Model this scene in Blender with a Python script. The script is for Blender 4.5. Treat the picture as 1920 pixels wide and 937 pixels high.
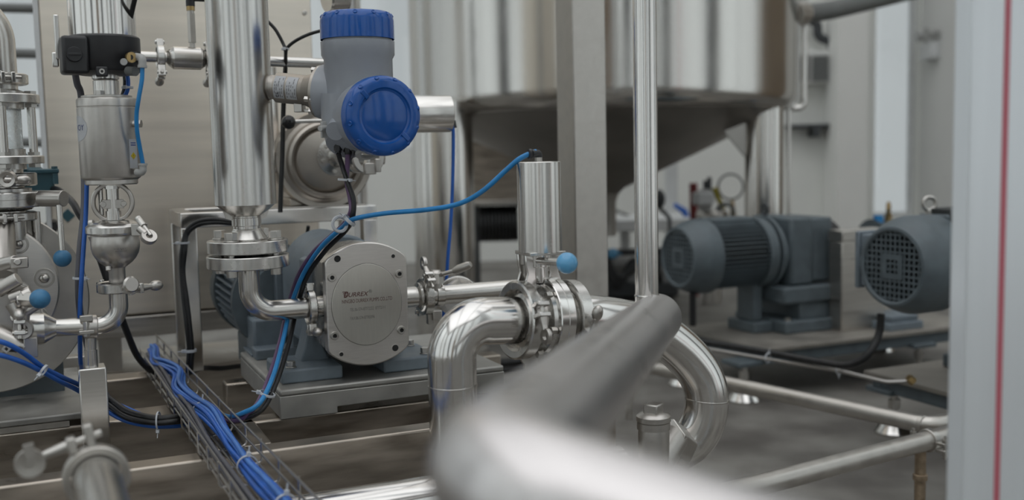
import bpy, bmesh, math, random
from mathutils import Vector, Matrix
random.seed(7)
for o in list(bpy.data.objects): bpy.data.objects.remove(o)
S = bpy.context.scene
COL = S.collection
V = Vector
PI = math.pi
# ---------------------------------------------------------------- camera
FPX = 1950.0
CAM_H = 0.85
PITCH = math.atan(187.0/FPX)
ROLL = 0.0215
CP = V((0, 0, CAM_H))
FW = V((0, math.cos(PITCH), -math.sin(PITCH)))
U0 = V((0, math.sin(PITCH), math.cos(PITCH)))
R0 = V((1, 0, 0))
RT = R0*math.cos(ROLL) - U0*math.sin(ROLL)
UP = R0*math.sin(ROLL) + U0*math.cos(ROLL)
cd = bpy.data.cameras.new('camera')
cam = bpy.data.objects.new('camera', cd)
COL.objects.link(cam)
cam.matrix_world = Matrix(((RT.x, UP.x, -FW.x, CP.x), (RT.y, UP.y, -FW.y, CP.y), (RT.z, UP.z, -FW.z, CP.z), (0, 0, 0, 1)))
cd.sensor_width = 36.0
cd.lens = FPX*36.0/1920.0
cd.clip_start = 0.02
cd.dof.use_dof = True
cd.dof.focus_distance = 1.82
cd.dof.aperture_fstop = 2.5
S.camera = cam
# ---------------------------------------------------------------- world: overcast sky, brighter overhead
S.view_settings.view_transform = 'Standard'
S.view_settings.look = 'None'
S.view_settings.gamma = 1.0
S.view_settings.use_curve_mapping = False
S.view_settings.exposure = 0.0
SKY_LOW, SKY_BACK, SKY_HIGH = 0.49, 0.45, 0.62        # horizon, extra on the open front side of the hall, extra overhead
w = bpy.data.worlds.new('overcast_sky'); S.world = w; w.use_nodes = True
nt = w.node_tree; nt.nodes.clear()
wo = nt.nodes.new('ShaderNodeOutputWorld'); bg = nt.nodes.new('ShaderNodeBackground')
tc = nt.nodes.new('ShaderNodeTexCoord'); sx = nt.nodes.new('ShaderNodeSeparateXYZ')
nt.links.new(tc.outputs['Generated'], sx.inputs[0])
def mr(src, a, b, c, d):
    n = nt.nodes.new('ShaderNodeMapRange'); n.interpolation_type = 'SMOOTHSTEP'; nt.links.new(src, n.inputs[0])
    for i, v in enumerate((a, b, c, d)): n.inputs[i+1].default_value = v
    return n.outputs[0]
up_ = mr(sx.outputs['Z'], .25, .85, 0, SKY_HIGH); bk0 = mr(sx.outputs['Y'], .75, -.5, 0, SKY_BACK)
ad = nt.nodes.new('ShaderNodeMath'); nt.links.new(up_, ad.inputs[0]); nt.links.new(bk0, ad.inputs[1])
ad2 = nt.nodes.new('ShaderNodeMath'); nt.links.new(ad.outputs[0], ad2.inputs[0]); ad2.inputs[1].default_value = SKY_LOW
bg.inputs[0].default_value = (.975, 1.0, 1.02, 1)
nt.links.new(ad2.outputs[0], bg.inputs[1]); nt.links.new(bg.outputs[0], wo.inputs[0])

# ---------------------------------------------------------------- pixel <-> world
def ray(x, y): return FW*FPX + RT*(x-960) + UP*(468.5-y)
def P(x, y, Y):
    d = ray(x, y); return CP + d*(Y/d.y)
def proj(p):
    q = V(p)-CP; z = q.dot(FW)
    return 960+FPX*q.dot(RT)/z, 468.5-FPX*q.dot(UP)/z
A = V((.9135, .4067, 0)); B = V((-.4067, .9135, 0)); Z = V((0, 0, 1))
def hit(x, y, p0, n):
    d = ray(x, y); return CP + d*((V(p0)-CP).dot(n)/d.dot(n))
def on_z(x, y, z): return hit(x, y, V((0, 0, z)), Z)
O = P(690, 570, 1.9)
def on_b(x, y, b): return hit(x, y, O+B*b, B)
def G(a, b, z): return V((O.x, O.y, 0)) + A*a + B*b + Z*z      # skid coordinates, z above the floor
def along(p0, d, x):                                             # point of the line p0+t*d seen at column x
    lo, hi = -3.0, 3.0
    f = lambda t: proj(p0+d*t)[0]-x
    s = 1 if f(1e-3) > f(0) else -1
    for _ in range(60):
        m = (lo+hi)/2
        q = V(p0)+d*m
        if q.y < .1 or (f(m)*s < 0): lo = m
        else: hi = m
    return V(p0)+d*m
def updown(p0, y):                                               # point above/below p0 seen at row y
    lo, hi = -2.5, 2.5
    for _ in range(60):
        m = (lo+hi)/2
        if proj(V(p0)+Z*m)[1] > y: lo = m
        else: hi = m
    return V(p0)+Z*m
def S_(Y): return Y/FPX                                          # metres per pixel

# ---------------------------------------------------------------- mesh builder
def frame(o, z, x=None):
    z = V(z).normalized()
    if x is None: x = V((1, 0, 0)) if abs(z.x) < .9 else V((0, 1, 0))
    x = V(x); x = (x - z*x.dot(z)).normalized(); y = z.cross(x); o = V(o)
    return Matrix(((x.x, y.x, z.x, o.x), (x.y, y.y, z.y, o.y), (x.z, y.z, z.z, o.z), (0, 0, 0, 1)))
SKID = frame((0, 0, 0), Z, A)
def path(pts, R, n=8):
    """polyline with its corners rounded to radius R"""
    pts = [V(p) for p in pts]; out = [pts[0]]
    for i in range(1, len(pts)-1):
        r = R[i-1] if isinstance(R, (list, tuple)) else R
        a = (pts[i-1]-pts[i]); b = (pts[i+1]-pts[i]); la, lb = a.length, b.length
        a.normalize(); b.normalize(); ang = a.angle(b)
        if ang > PI-.02: out.append(pts[i]); continue
        t = min(r/math.tan(ang/2), la*.499, lb*.499); rr = t*math.tan(ang/2)
        c = pts[i] + (a+b).normalized()*(rr/math.sin(ang/2))
        s = pts[i]+a*t-c; e = pts[i]+b*t-c; th = s.angle(e)
        for k in range(n+1):
            f = k/n; out.append(c + (s*math.sin((1-f)*th)+e*math.sin(f*th))/math.sin(th))
    out.append(pts[-1]); return out
def spline(pts, n=8):
    pts = [V(p) for p in pts]
    q = [pts[0]*2-pts[1]]+pts+[pts[-1]*2-pts[-2]]; out = []
    for i in range(1, len(q)-2):
        for k in range(n):
            t = k/n; p0, p1, p2, p3 = q[i-1:i+3]
            out.append(.5*((2*p1)+(p2-p0)*t+(2*p0-5*p1+4*p2-p3)*t*t+(3*p1-p0-3*p2+p3)*t**3))
    out.append(pts[-1]); return out
class MB:
    def __init__(s, M=None): s.bm = bmesh.new(); s.M = M or Matrix()
    def v(s, p): return s.bm.verts.new(s.M @ V(p))
    def f(s, vs):
        try: return s.bm.faces.new(vs)
        except ValueError: return None
    def box(s, x0, x1, y0, y1, z0, z1):
        c = [s.v((x, y, z)) for x in (x0, x1) for y in (y0, y1) for z in (z0, z1)]
        for q in ((0, 1, 3, 2), (4, 6, 7, 5), (0, 4, 5, 1), (2, 3, 7, 6), (0, 2, 6, 4), (1, 5, 7, 3)): s.f([c[i] for i in q])
        return s
    def obox(s, c, hx, hy, hz, z=Z, x=A):
        """box by centre, half sizes and directions"""
        old = s.M; s.M = s.M @ frame(c, z, x); s.box(-hx, hx, -hy, hy, -hz, hz); s.M = old; return s
    def lathe(s, prof, o=(0, 0, 0), ax=Z, n=40, x=None, closed=False):
        F = frame(o, ax, x); rings = []
        for r, h in prof:
            if r < 1e-6: rings.append([s.v(F @ V((0, 0, h)))])
            else: rings.append([s.v(F @ V((r*math.cos(2*PI*k/n), r*math.sin(2*PI*k/n), h))) for k in range(n)])
        prs = list(zip(rings, rings[1:]))
        if closed: prs.append((rings[-1], rings[0]))
        for a, b in prs:
            if len(a) == 1 and len(b) == 1: continue
            for k in range(n):
                k2 = (k+1) % n
                if len(a) == 1: s.f([a[0], b[k2], b[k]])
                elif len(b) == 1: s.f([a[k], a[k2], b[0]])
                else: s.f([a[k], a[k2], b[k2], b[k]])
        return s
    def cyl(s, p0, p1, r, r2=None, n=32, cap=True, ch=0):
        p0, p1 = V(p0), V(p1); L = (p1-p0).length; r2 = r if r2 is None else r2
        pr = [(r, 0), (r2, L)] if not ch else [(r-ch, 0), (r, ch), (r2, L-ch), (r2-ch, L)]
        if cap: pr = [(0, 0)]+pr+[(0, L)]
        return s.lathe(pr, p0, p1-p0, n)
    def hexa(s, p0, p1, r): return s.cyl(p0, p1, r, n=6)
    def ring(s, c, ax, ri, ro, h, n=48, ch=.001):
        return s.lathe([(ri, -h/2), (ro-ch, -h/2), (ro, -h/2+ch), (ro, h/2-ch), (ro-ch, h/2), (ri, h/2)], c, ax, n, closed=True)
    def tube(s, pts, r, n=12, cap=True, closed=False):
        pts = [V(p) for p in pts]; N = len(pts); rings = []
        t = (pts[1]-pts[0]).normalized(); x = V((0, 0, 1)) if abs(t.z) < .9 else V((1, 0, 0)); x = (x-t*x.dot(t)).normalized()
        for i, p in enumerate(pts):
            if closed: t = (pts[(i+1) % N]-pts[i-1]).normalized()
            elif i == 0: t = (pts[1]-pts[0]).normalized()
            elif i == N-1: t = (pts[-1]-pts[-2]).normalized()
            else: t = ((pts[i+1]-p).normalized()+(p-pts[i-1]).normalized()).normalized()
            x = (x-t*x.dot(t)).normalized(); y = t.cross(x)
            rr = r[i] if isinstance(r, (list, tuple)) else r
            rings.append([s.v(p+(x*math.cos(2*PI*k/n)+y*math.sin(2*PI*k/n))*rr) for k in range(n)])
        prs = list(zip(rings, rings[1:]))
        if closed: prs.append((rings[-1], rings[0]))
        for a, b in prs:
            for k in range(n): s.f([a[k], a[(k+1) % n], b[(k+1) % n], b[k]])
        if cap and not closed:
            s.f(rings[0][::-1]); s.f(rings[-1])
        return s
    def prism(s, poly, h0, h1, F):
        a = [s.v(F @ V((x, y, h0))) for x, y in poly]; b = [s.v(F @ V((x, y, h1))) for x, y in poly]
        s.f(a[::-1]); s.f(b)
        for k in range(len(poly)):
            k2 = (k+1) % len(poly); s.f([a[k], a[k2], b[k2], b[k]])
        return s
    def sphere(s, c, r, n=24, ax=Z, sq=1.0):
        m = n//2
        return s.lathe([(r*math.sin(PI*k/m), -r*sq*math.cos(PI*k/m)) for k in range(m+1)], c, ax, n)
def part(name, mb, mat, parent=None, bev=0, angle=32, label=None, kind=None):
    me = bpy.data.meshes.new(name)
    bmesh.ops.remove_doubles(mb.bm, verts=mb.bm.verts, dist=1e-6)
    bmesh.ops.recalc_face_normals(mb.bm, faces=mb.bm.faces)
    root = parent
    while root is not None and root.parent is not None: root = root.parent
    if root is not None: bmesh.ops.translate(mb.bm, verts=mb.bm.verts, vec=-root.location)
    mb.bm.to_mesh(me); mb.bm.free()
    for p in me.polygons: p.use_smooth = True
    me.set_sharp_from_angle(angle=math.radians(angle))
    if isinstance(mat, (list, tuple)):
        for m in mat: me.materials.append(m)
    else: me.materials.append(mat)
    o = bpy.data.objects.new(name, me); COL.objects.link(o)
    if parent is not None: o.parent = parent
    if bev:
        m = o.modifiers.new('bevel', 'BEVEL'); m.width = bev; m.segments = 2; m.limit_method = 'ANGLE'; m.angle_limit = math.radians(40)
    if label: o['label'] = label
    if kind: o['kind'] = kind
    return o
def tag(o, label, cat, group=None):
    o['label'] = label; o['category'] = cat
    if group: o['group'] = group
    return o
def thing(name, label, cat, loc, group=None):
    o = bpy.data.objects.new(name, None); COL.objects.link(o); o.location = V(loc); o.empty_display_size = .02
    return tag(o, label, cat, group)
def struct(name, mb, mat, bev=0):
    o = part(name, mb, mat, None, bev); o['kind'] = 'structure'; return o
def text(txt, size, F, mat, parent, name='lettering', depth=.0002, shear=0, align='LEFT', sx=1.0, bold=0):
    cu = bpy.data.curves.new('t', 'FONT'); cu.body = txt; cu.size = size; cu.extrude = depth; cu.shear = shear; cu.align_x = align; cu.align_y = 'CENTER'
    cu.offset = bold
    to = bpy.data.objects.new('t', cu); COL.objects.link(to)
    dg = bpy.context.evaluated_depsgraph_get()
    me = bpy.data.meshes.new_from_object(to.evaluated_get(dg))
    bpy.data.objects.remove(to); bpy.data.curves.remove(cu)
    root = parent
    while root.parent is not None: root = root.parent
    me.transform(F @ Matrix.Diagonal((sx, 1, 1, 1))); me.transform(Matrix.Translation(-root.location)); me.name = name
    me.materials.clear(); me.materials.append(mat)
    o = bpy.data.objects.new(name, me); COL.objects.link(o); o.parent = parent
    return o

# ---------------------------------------------------------------- materials
def mat(name, col, rough=.5, metal=0.0, var=0, vscale=20, stretch=(1, 1, 1), bump=0, coat=0, rvar=0, col2=None, trans=0, contrast=(.3, .7), spec=.5, bdist=.0004):
    m = bpy.data.materials.new(name); m.use_nodes = True; n = m.node_tree; b = n.nodes['Principled BSDF']
    b.inputs['Base Color'].default_value = (*col, 1); b.inputs['Roughness'].default_value = rough; b.inputs['Metallic'].default_value = metal
    b.inputs['Coat Weight'].default_value = coat; b.inputs['Coat Roughness'].default_value = .08
    b.inputs['Transmission Weight'].default_value = trans; b.inputs['Specular IOR Level'].default_value = spec
    if var or bump or rvar or col2:
        t = n.nodes.new('ShaderNodeTexCoord'); mp = n.nodes.new('ShaderNodeMapping'); no = n.nodes.new('ShaderNodeTexNoise')
        n.links.new(t.outputs['Object'], mp.inputs[0]); mp.inputs['Scale'].default_value = stretch
        n.links.new(mp.outputs[0], no.inputs[0]); no.inputs['Scale'].default_value = vscale; no.inputs['Detail'].default_value = 6
        if var or col2:
            r = n.nodes.new('ShaderNodeValToRGB'); n.links.new(no.outputs[0], r.inputs[0]); n.links.new(r.outputs[0], b.inputs['Base Color'])
            c2 = col2 or [min(1, c*(1+var)) for c in col]; c1 = col if col2 else [c*(1-var) for c in col]
            r.color_ramp.elements[0].position, r.color_ramp.elements[1].position = contrast
            r.color_ramp.elements[0].color = (*c1, 1); r.color_ramp.elements[1].color = (*c2, 1)
        if rvar:
            q = n.nodes.new('ShaderNodeMapRange'); n.links.new(no.outputs[0], q.inputs[0]); q.inputs[1].default_value = .3; q.inputs[2].default_value = .7
            q.inputs[3].default_value = max(.02, rough-rvar); q.inputs[4].default_value = rough+rvar; n.links.new(q.outputs[0], b.inputs['Roughness'])
        if bump:
            u = n.nodes.new('ShaderNodeBump'); u.inputs['Strength'].default_value = bump; u.inputs['Distance'].default_value = bdist
            n.links.new(no.outputs[0], u.inputs['Height']); n.links.new(u.outputs[0], b.inputs['Normal'])
    return m
STEEL = (.70, .68, .65)
M = dict(
    polished=mat('polished_stainless', (.70, .68, .655), .16, 1, rvar=.04, vscale=14, stretch=(1, 1, .3), var=.04),
    tube=mat('tube_stainless', (.64, .62, .59), .24, 1, rvar=.04, vscale=12, var=.04),
    brushed=mat('brushed_stainless', STEEL, .24, 1, rvar=.02, vscale=9, stretch=(1, 1, 40), var=.03),
    brushed_h=mat('brushed_stainless_along', (.58, .55, .51), .36, 1, rvar=.09, vscale=5, stretch=(1, 1, 22), var=.12, bump=.05),
    machined=mat('machined_stainless', (.62, .605, .58), .26, 1, rvar=.03, vscale=40, var=.03),
    cast=mat('cast_stainless', (.53, .505, .475), .34, 1, rvar=.05, vscale=50, var=.06, bump=.03),
    satin=mat('satin_stainless', (.54, .515, .48), .4, 1, rvar=.08, vscale=30, var=.08, bump=.05),
    face=mat('turned_pump_face', (.66, .63, .60), .36, 1, rvar=.05, vscale=40, stretch=(1, 1, 12), var=.05),
    disc=mat('turned_pump_disc', (.64, .62, .575), .33, 1, rvar=.02, vscale=30, stretch=(14, 1, 1), var=.03),
    beam=mat('skid_stainless', (.44, .39, .335), .38, 1, rvar=.12, vscale=7, stretch=(1, 1, 6), var=.3, bump=.1),
    plate=mat('dusty_steel_plate', (.42, .41, .385), .55, .75, rvar=.12, vscale=14, var=.22, bump=.2),
    dustyplate=mat('dusty_platform', (.30, .28, .25), .6, .55, rvar=.1, vscale=9, var=.2, bump=.1),
    cabinet=mat('cabinet_stainless', (.86, .785, .69), .40, 1, rvar=.05, vscale=3, stretch=(1, 1, 14), var=.06, bump=.03),
    wire=mat('galvanised_wire', (.50, .48, .46), .32, 1),
    bolt=mat('bolt_steel', (.54, .52, .49), .3, 1, var=.05, vscale=40),
    vessel=mat('vessel_stainless', (.66, .645, .62), .25, 1, rvar=.03, vscale=10, stretch=(1, 1, .2), var=.03),
    fore=mat('worn_stainless_pipe', (.64, .61, .60), .30, 1, rvar=.05, vscale=12, var=.05),
    dark=mat('dark_recess', (.02, .02, .02), .6),
    black=mat('black_rubber', (.012, .012, .013), .42, bump=.05, vscale=50, rvar=.1),
    blackp=mat('black_plastic', (.018, .018, .02), .38, var=.2, vscale=60, bump=.15),
    bluecap=mat('blue_enamel', (.004, .085, .36), .18, spec=.45, coat=.15, var=.05, vscale=30, rvar=.05),
    greyhouse=mat('pale_grey_enamel', (.33, .35, .385), .35, coat=.2, var=.03, vscale=40, rvar=.05),
    bluegrey=mat('blue_grey_machine_paint', (.098, .122, .136), .45, var=.16, vscale=24, bump=.15, rvar=.1),
    bluegrey2=mat('blue_grey_pump_paint', (.165, .20, .23), .45, var=.14, vscale=30, bump=.2, rvar=.1),
    teal=mat('teal_paint', (.035, .095, .12), .4, var=.1, vscale=20),
    fin=mat('dusty_dark_fins', (.035, .038, .038), .6, var=.3, vscale=30),
    knob=mat('pale_blue_knob', (.12, .40, .68), .18, coat=.5, var=.12, vscale=25),
    knobd=mat('dusty_blue_knob', (.055, .20, .37), .45, var=.2, vscale=60, bump=.1),
    knobk=mat('black_knob', (.01, .01, .011), .15),
    hoseb=mat('blue_air_hose', (.02, .235, .56), .3, var=.12, vscale=30),
    cableb=mat('blue_cable', (.02, .12, .48), .38, var=.2, vscale=20, rvar=.08),
    cablel=mat('pale_blue_cable', (.07, .20, .55), .42, var=.2, vscale=20, rvar=.08),
    cablep=mat('violet_cable', (.135, .075, .16), .42, var=.15, vscale=20),
    cableg=mat('grey_cable', (.10, .10, .115), .45, var=.15, vscale=20),
    tie=mat('white_nylon', (.55, .57, .60), .45, var=.05, vscale=30),
    whitef=mat('white_fitting', (.42, .42, .41), .4, var=.05, vscale=30),
    brass=mat('brass', (.42, .30, .14), .35, .9, var=.2, vscale=60),
    label=mat('silver_label', (.50, .51, .53), .45, .2, var=.05, vscale=60),
    ink=mat('dark_ink', (.03, .03, .04), .6), inkg=mat('grey_ink', (.20, .20, .21), .6), inkb=mat('blue_ink', (.03, .06, .28), .5),
    engrave=mat('engraved_letters', (.10, .095, .09), .6, .4), inkred=mat('brown_ink', (.13, .06, .05), .6),
    engrave2=mat('faint_engraving', (.30, .285, .265), .55, .8),
    yellow=mat('yellow_warning', (.55, .42, .02), .5), red=mat('red_paint', (.50, .03, .045), .4, var=.05, vscale=5),
    redd=mat('dark_red_paint', (.20, .02, .02), .5, var=.1, vscale=10),
    yell=mat('yellow_paint', (.40, .33, .03), .5, var=.1, vscale=10),
    wall=mat('white_wall_paint', (.88, .88, .85), .75, var=.02, vscale=3, bump=.03),
    wallw=mat('grey_white_wall', (.85, .855, .82), .8, var=.03, vscale=2.5, bump=.03),
    wallg=mat('pale_grey_column', (.74, .74, .72), .8, var=.02, vscale=3),
    pillar=mat('mirror_column', (.86, .90, .93), .35, .3, var=.03, vscale=30, stretch=(1, 1, .05), rvar=.02),
    floor=mat('concrete_floor', (.12, .11, .10), .6, var=.0, vscale=3.2, bump=.15, rvar=.1, col2=(.23, .22, .20), contrast=(.40, .62)),
    ceil=mat('ceiling_paint', (.55, .55, .54), .8, var=.03, vscale=2),
    greyp=mat('grey_painted_metal', (.16, .165, .16), .5, var=.08, vscale=10), dgrey=mat('dark_grey_metal', (.06, .065, .07), .5, var=.1, vscale=10),
    glass=mat('window_glass', (.9, .95, .95), .03, 0, trans=1, spec=.3, var=.01, vscale=3),
    wetglass=mat('wet_sight_glass', (.93, .96, .98), .3, 0, trans=1, var=.04, vscale=120, bump=.5, rvar=.15),
    wetfill=mat('foam_behind_glass', (.62, .66, .69), .6, 0, var=.1, vscale=90),
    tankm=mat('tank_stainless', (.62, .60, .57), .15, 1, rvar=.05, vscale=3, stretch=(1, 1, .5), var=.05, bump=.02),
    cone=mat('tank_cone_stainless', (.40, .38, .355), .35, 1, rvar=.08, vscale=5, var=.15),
    whitep=mat('white_plastic', (.65, .66, .66), .45, var=.04, vscale=10),
    warmcast=mat('warm_cast_steel', (.42, .385, .345), .40, 1, rvar=.05, vscale=30, var=.06),
    rusty=mat('rusty_steel', (.36, .28, .20), .35, .9, rvar=.1, vscale=60, var=.35),
    stone=mat('clear_epoxy', (.3, .28, .25), .4),
)
# ================================================================ THE HALL
X0, X1, Y0, Y1, ZC = -5.2, 4.4, -4.5, 8.0, 6.4
struct('floor', MB().box(X0-.3, X1+.3, Y0-.3, Y1+.3, -.1, 0), M['floor'])
def wall_with_openings(name, m, axis, pos, thick, a0, a1, opens):
    """axis 'x': wall runs along X at y=pos; 'y': wall runs along Y at x=pos. opens: (a, b, z0, z1)"""
    mb = MB(); cur = a0
    def bx(u0, u1, z0, z1):
        if u1-u0 < 1e-4 or z1-z0 < 1e-4: return
        if axis == 'x': mb.box(u0, u1, min(pos, pos+thick), max(pos, pos+thick), z0, z1)
        else: mb.box(min(pos, pos+thick), max(pos, pos+thick), u0, u1, z0, z1)
    for u0, u1, z0, z1 in sorted(opens):
        bx(cur, u0, 0, ZC); bx(u0, u1, 0, z0); bx(u0, u1, z1, ZC); cur = u1
    bx(cur, a1, 0, ZC)
    return struct(name, mb, m)
WN = [0]
def window(axis, pos, u0, u1, z0, z1, bars=1, cross=2):
    WN[0] += 1; n = WN[0]
    fr = MB()
    def bx(mb, a, b, c, d, t=.03):
        if axis == 'x': mb.box(a, b, pos-t, pos+t, c, d)
        else: mb.box(pos-t, pos+t, a, b, c, d)
    w_ = .035
    bx(fr, u0, u0+w_, z0, z1); bx(fr, u1-w_, u1, z0, z1); bx(fr, u0+w_, u1-w_, z0, z0+w_); bx(fr, u0+w_, u1-w_, z1-w_, z1)
    for k in range(bars):
        c = u0+(u1-u0)*(k+1)/(bars+1); bx(fr, c-.02, c+.02, z0+w_, z1-w_, .02)
    o = struct('window_%d' % n, fr, M['whitep'])
    g = MB(); bx(g, u0+w_, u1-w_, z0+w_, z1-w_, .004)
    part('window_pane', g, M['glass'], o)
bw = [(-4.75, -3.3, .5, 5.8), (-1.62, -.70, .86, 5.8), (2.79, 3.13, .27, 5.8)]
wall_with_openings('wall_back', M['wallw'], 'x', Y1, .2, X0, X1, bw)
for (a, b, c, d) in bw: window('x', Y1+.12, a, b, c, d, 0)
rw = [(-4.1, -2.5, .3, 5.8), (-1.9, 1.6, .3, 5.8), (2.2, 4.3, .3, 5.8)]
wall_with_openings('wall_right', M['wall'], 'y', X1, .2, Y0, Y1, rw)
for (a, b, c, d) in rw: window('y', X1+.12, a, b, c, d, 1)
lw = [(-4.0, -2.0, .3, 5.8), (-1.4, 1.0, .3, 5.8), (1.7, 4.2, .3, 5.8), (4.8, 7.4, .3, 5.8)]
wall_with_openings('wall_left', M['wall'], 'y', X0-.2, .2, Y0, Y1, lw)
for (a, b, c, d) in lw: window('y', X0-.12, a, b, c, d, 1)
ww = [(-4.8, -2.5, .1, 5.8), (-1.7, -.3, .1, 5.8), (.5, 1.5, .1, 5.8), (2.1, 4.2, .1, 5.8)]
wall_with_openings('wall_front', M['wall'], 'x', Y0-.2, .2, X0, X1, ww)
for (a, b, c, d) in ww: window('x', Y0-.12, a, b, c, d, 1)
cl = MB()
cl.box(X0-.2, -4.8, Y0-.2, Y1+.2, ZC, ZC+.12).box(4.0, X1+.2, Y0-.2, Y1+.2, ZC, ZC+.12).box(-4.8, 4.0, Y0-.2, Y0+.2, ZC, ZC+.12).box(-4.8, 4.0, 7.4, Y1+.2, ZC, ZC+.12)
for x in (-1.6, 1.3): cl.box(x-.05, x+.05, Y0+.2, 7.4, ZC-.2, ZC+.1)
struct('ceiling', cl, M['ceil'])
# hall piers and red post, plus unseen brown and dark pieces added for reflections
struct('trim_1', MB().box(3.14, 3.75, 7.36, 8.0, 0, ZC), M['wallg'])
struct('trim_2', MB().box(2.40, 2.62, 7.66, 8.0, 0, ZC), M['wall'])
struct('trim_3', MB().box(-2.35, -1.95, 7.5, 8.0, 0, ZC), M['wall'])
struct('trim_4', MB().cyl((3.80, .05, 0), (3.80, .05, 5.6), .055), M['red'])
struct('reflection_board_1', MB().box(-.3, .5, Y0, Y0+.06, 0, 2.6), mat('brown_reflection_board', (.30, .19, .11), .5, var=.1))  # unseen, added so the tank mirrors a brown patch
struct('trim_5', MB().box(1.55, 2.05, Y0, Y0+.4, 0, ZC), M['dgrey'])  # unseen dark columns here and below, added for contrast in the metal reflections
struct('trim_6', MB().box(-2.3, -1.8, Y0, Y0+.4, 0, ZC), M['dgrey'])
struct('trim_7', MB().box(X0, X0+.35, 1.1, 1.6, 0, ZC), M['dgrey'])
struct('trim_8', MB().box(X1-.3, X1, 1.7, 2.1, 0, ZC), M['dgrey'])
struct('trim_11', MB().box(X1-.12, X1, 4.6, 6.4, 0, 4.5), mat('tank_reflection_panel', (.28, .22, .16), .5, var=.1, vscale=2))  # unseen panel added to darken the tank's right-hand reflection
struct('trim_9', MB().box(X1-.3, X1, -2.4, -2.0, 0, ZC), M['dgrey'])

# conduits and louvre box on the far wall
def W8(x, y, Y=7.9): return P(x, y, Y)
t = thing('louvre_box', 'dim wall box with two dark louvred panels, on the far wall right of the tank', 'vent', W8(1523, 155, 7.97))
a, b = W8(1488, 97, 7.9), W8(1556, 156, 7.9)
part('frame', MB().box(a.x, b.x, 7.86, 8.0, b.z, a.z), M['wallg'], t, .01)
for (u, v) in ((1492, 1518), (1524, 1552)):
    p, q = W8(u, 103, 7.85), W8(v, 151, 7.85)
    mb = MB(); n = 9
    for k in range(n): z = q.z+(p.z-q.z)*k/n; mb.box(p.x, q.x, 7.835, 7.86, z, z+(p.z-q.z)/n*.7)
    part('louvre', mb, M['greyp'], t)
tag(part('conduit', MB().tube(path([W8(1502, 34), W8(1535, 42), W8(1531, 70), W8(1560, 78), W8(1562, 236)], .07), .035), M['dgrey']), 'dark grey conduit looping down the far wall beside the white pier', 'pipe')
tag(part('wall_rail', MB().box(W8(1478, 236).x, W8(1565, 236).x, 7.84, 8.0, W8(1500, 240).z, W8(1500, 233).z), M['dgrey'], bev=.005), 'dark horizontal rail on the far wall under the louvred box', 'rail')
tag(part('wall_bracket', MB().box(W8(1522, 240).x, W8(1534, 240).x, 7.84, 8.0, W8(1500, 258).z, W8(1500, 240).z), M['dgrey'], bev=.005), 'small dark bracket hanging under the far wall rail', 'bracket')
# emergency lamp on the pier's side
e0 = V((3.14, 7.75, W8(1740, 112, 7.75).z))
t = thing('emergency_light', 'small white twin-head emergency lamp on the side of the grey pier', 'lamp', e0)
part('housing', MB().box(e0.x-.07, e0.x, e0.y-.11, e0.y+.11, e0.z, e0.z+.12), M['whitep'], t, .01)
for s in (-1, 1):
    c = e0+V((-.05, s*.08, .19)); mb = MB().cyl(c+V((.02, 0, -.07)), c, .012); mb.cyl(c+V((.03, 0, 0)), c+V((-.05, s*.01, -.01)), .03, .045)
    part('lamp_head', mb, M['whitef'], t)
# upper pipe crossing at the right
t = thing('overhead_pipe', 'grey stainless pipe running from the tank top up past the white window', 'pipe', P(1505, 25, 4.9))
mb = MB().tube([P(1497, 28, 4.75), P(1560, 19, 4.85), P(1640, 0, 5.0), P(1760, -30, 5.2)], .042, 20); part('pipe_run', mb, M['greyp'], t)
part('nozzle', MB().cyl(P(1488, 27, 4.72), P(1506, 25, 4.77), .055), M['satin'], t)
# railing seen through the gap at the far left
t = thing('guard_railing', 'grey tube railing with four rails at the far left behind the sight glass pipe', 'railing', (-2.6, 4.0, 0))
for y in (12, 97, 189, 263): part('rail', MB().cyl(P(-160, y-1, 4.0), P(150, y+6, 4.0), .018), M['greyp'], t)
for x in (-140, 145):
    p = P(x, 0, 4.03); part('post', MB().cyl((p.x, p.y, 0), (p.x, p.y, p.z+.2), .022), M['greyp'], t)

# ================================================================ THE TANK
TC = V((.44, 4.95, 0)); TR = .90; ZR = CAM_H+.185
t = thing('storage_tank', 'large polished stainless tank with conical bottom standing on round legs', 'tank', (TC.x, TC.y, 0))
part('shell', MB().lathe([(TR-.06, ZR-.03), (TR-.03, ZR-.02), (TR-.010, ZR+.0), (TR-.002, ZR+.03), (TR, ZR+.06), (TR, ZR+2.6), (TR-.3, ZR+2.8), (0, ZR+2.9)], TC, Z, 96), M['tankm'], t)
if 0: part('rim_band', MB().lathe([(TR+.003, ZR+.035), (TR+.006, ZR+.04), (TR+.006, ZR+.06), (TR+.003, ZR+.065), (TR-.01, ZR+.05)], TC, Z, 96, closed=True), M['satin'], t)
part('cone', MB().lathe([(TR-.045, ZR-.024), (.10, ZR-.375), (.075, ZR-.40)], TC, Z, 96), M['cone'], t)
part('outlet', MB().lathe([(.075, ZR-.40), (.06, ZR-.44), (.06, ZR-.60), (0, ZR-.60)], TC, Z, 40), M['satin'], t)
for (px, Y, r) in ((833, 4.38, .128), (1432, 4.55, .083), (1060, 5.7, .11), (1300, 5.75, .0)):
    if r == 0: continue
    p = P(px, 400, Y); mb = MB().cyl((p.x, p.y, .012), (p.x, p.y, ZR+.02), r, n=48); lg = part('leg', mb, M['tankm'], t)
    part('foot_plate', MB().cyl((p.x, p.y, 0), (p.x, p.y, .014), r*1.35), M['satin'], lg)
p = P(1432, 300, 4.55)
part('leg_gusset', MB().prism([(-.26, .17), (-.07, .17), (-.07, -.06)], -.015, .015, frame((p.x, p.y, ZR-.19), V((0, -1, 0)), V((1, 0, 0)))), M['cone'], t)
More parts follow.
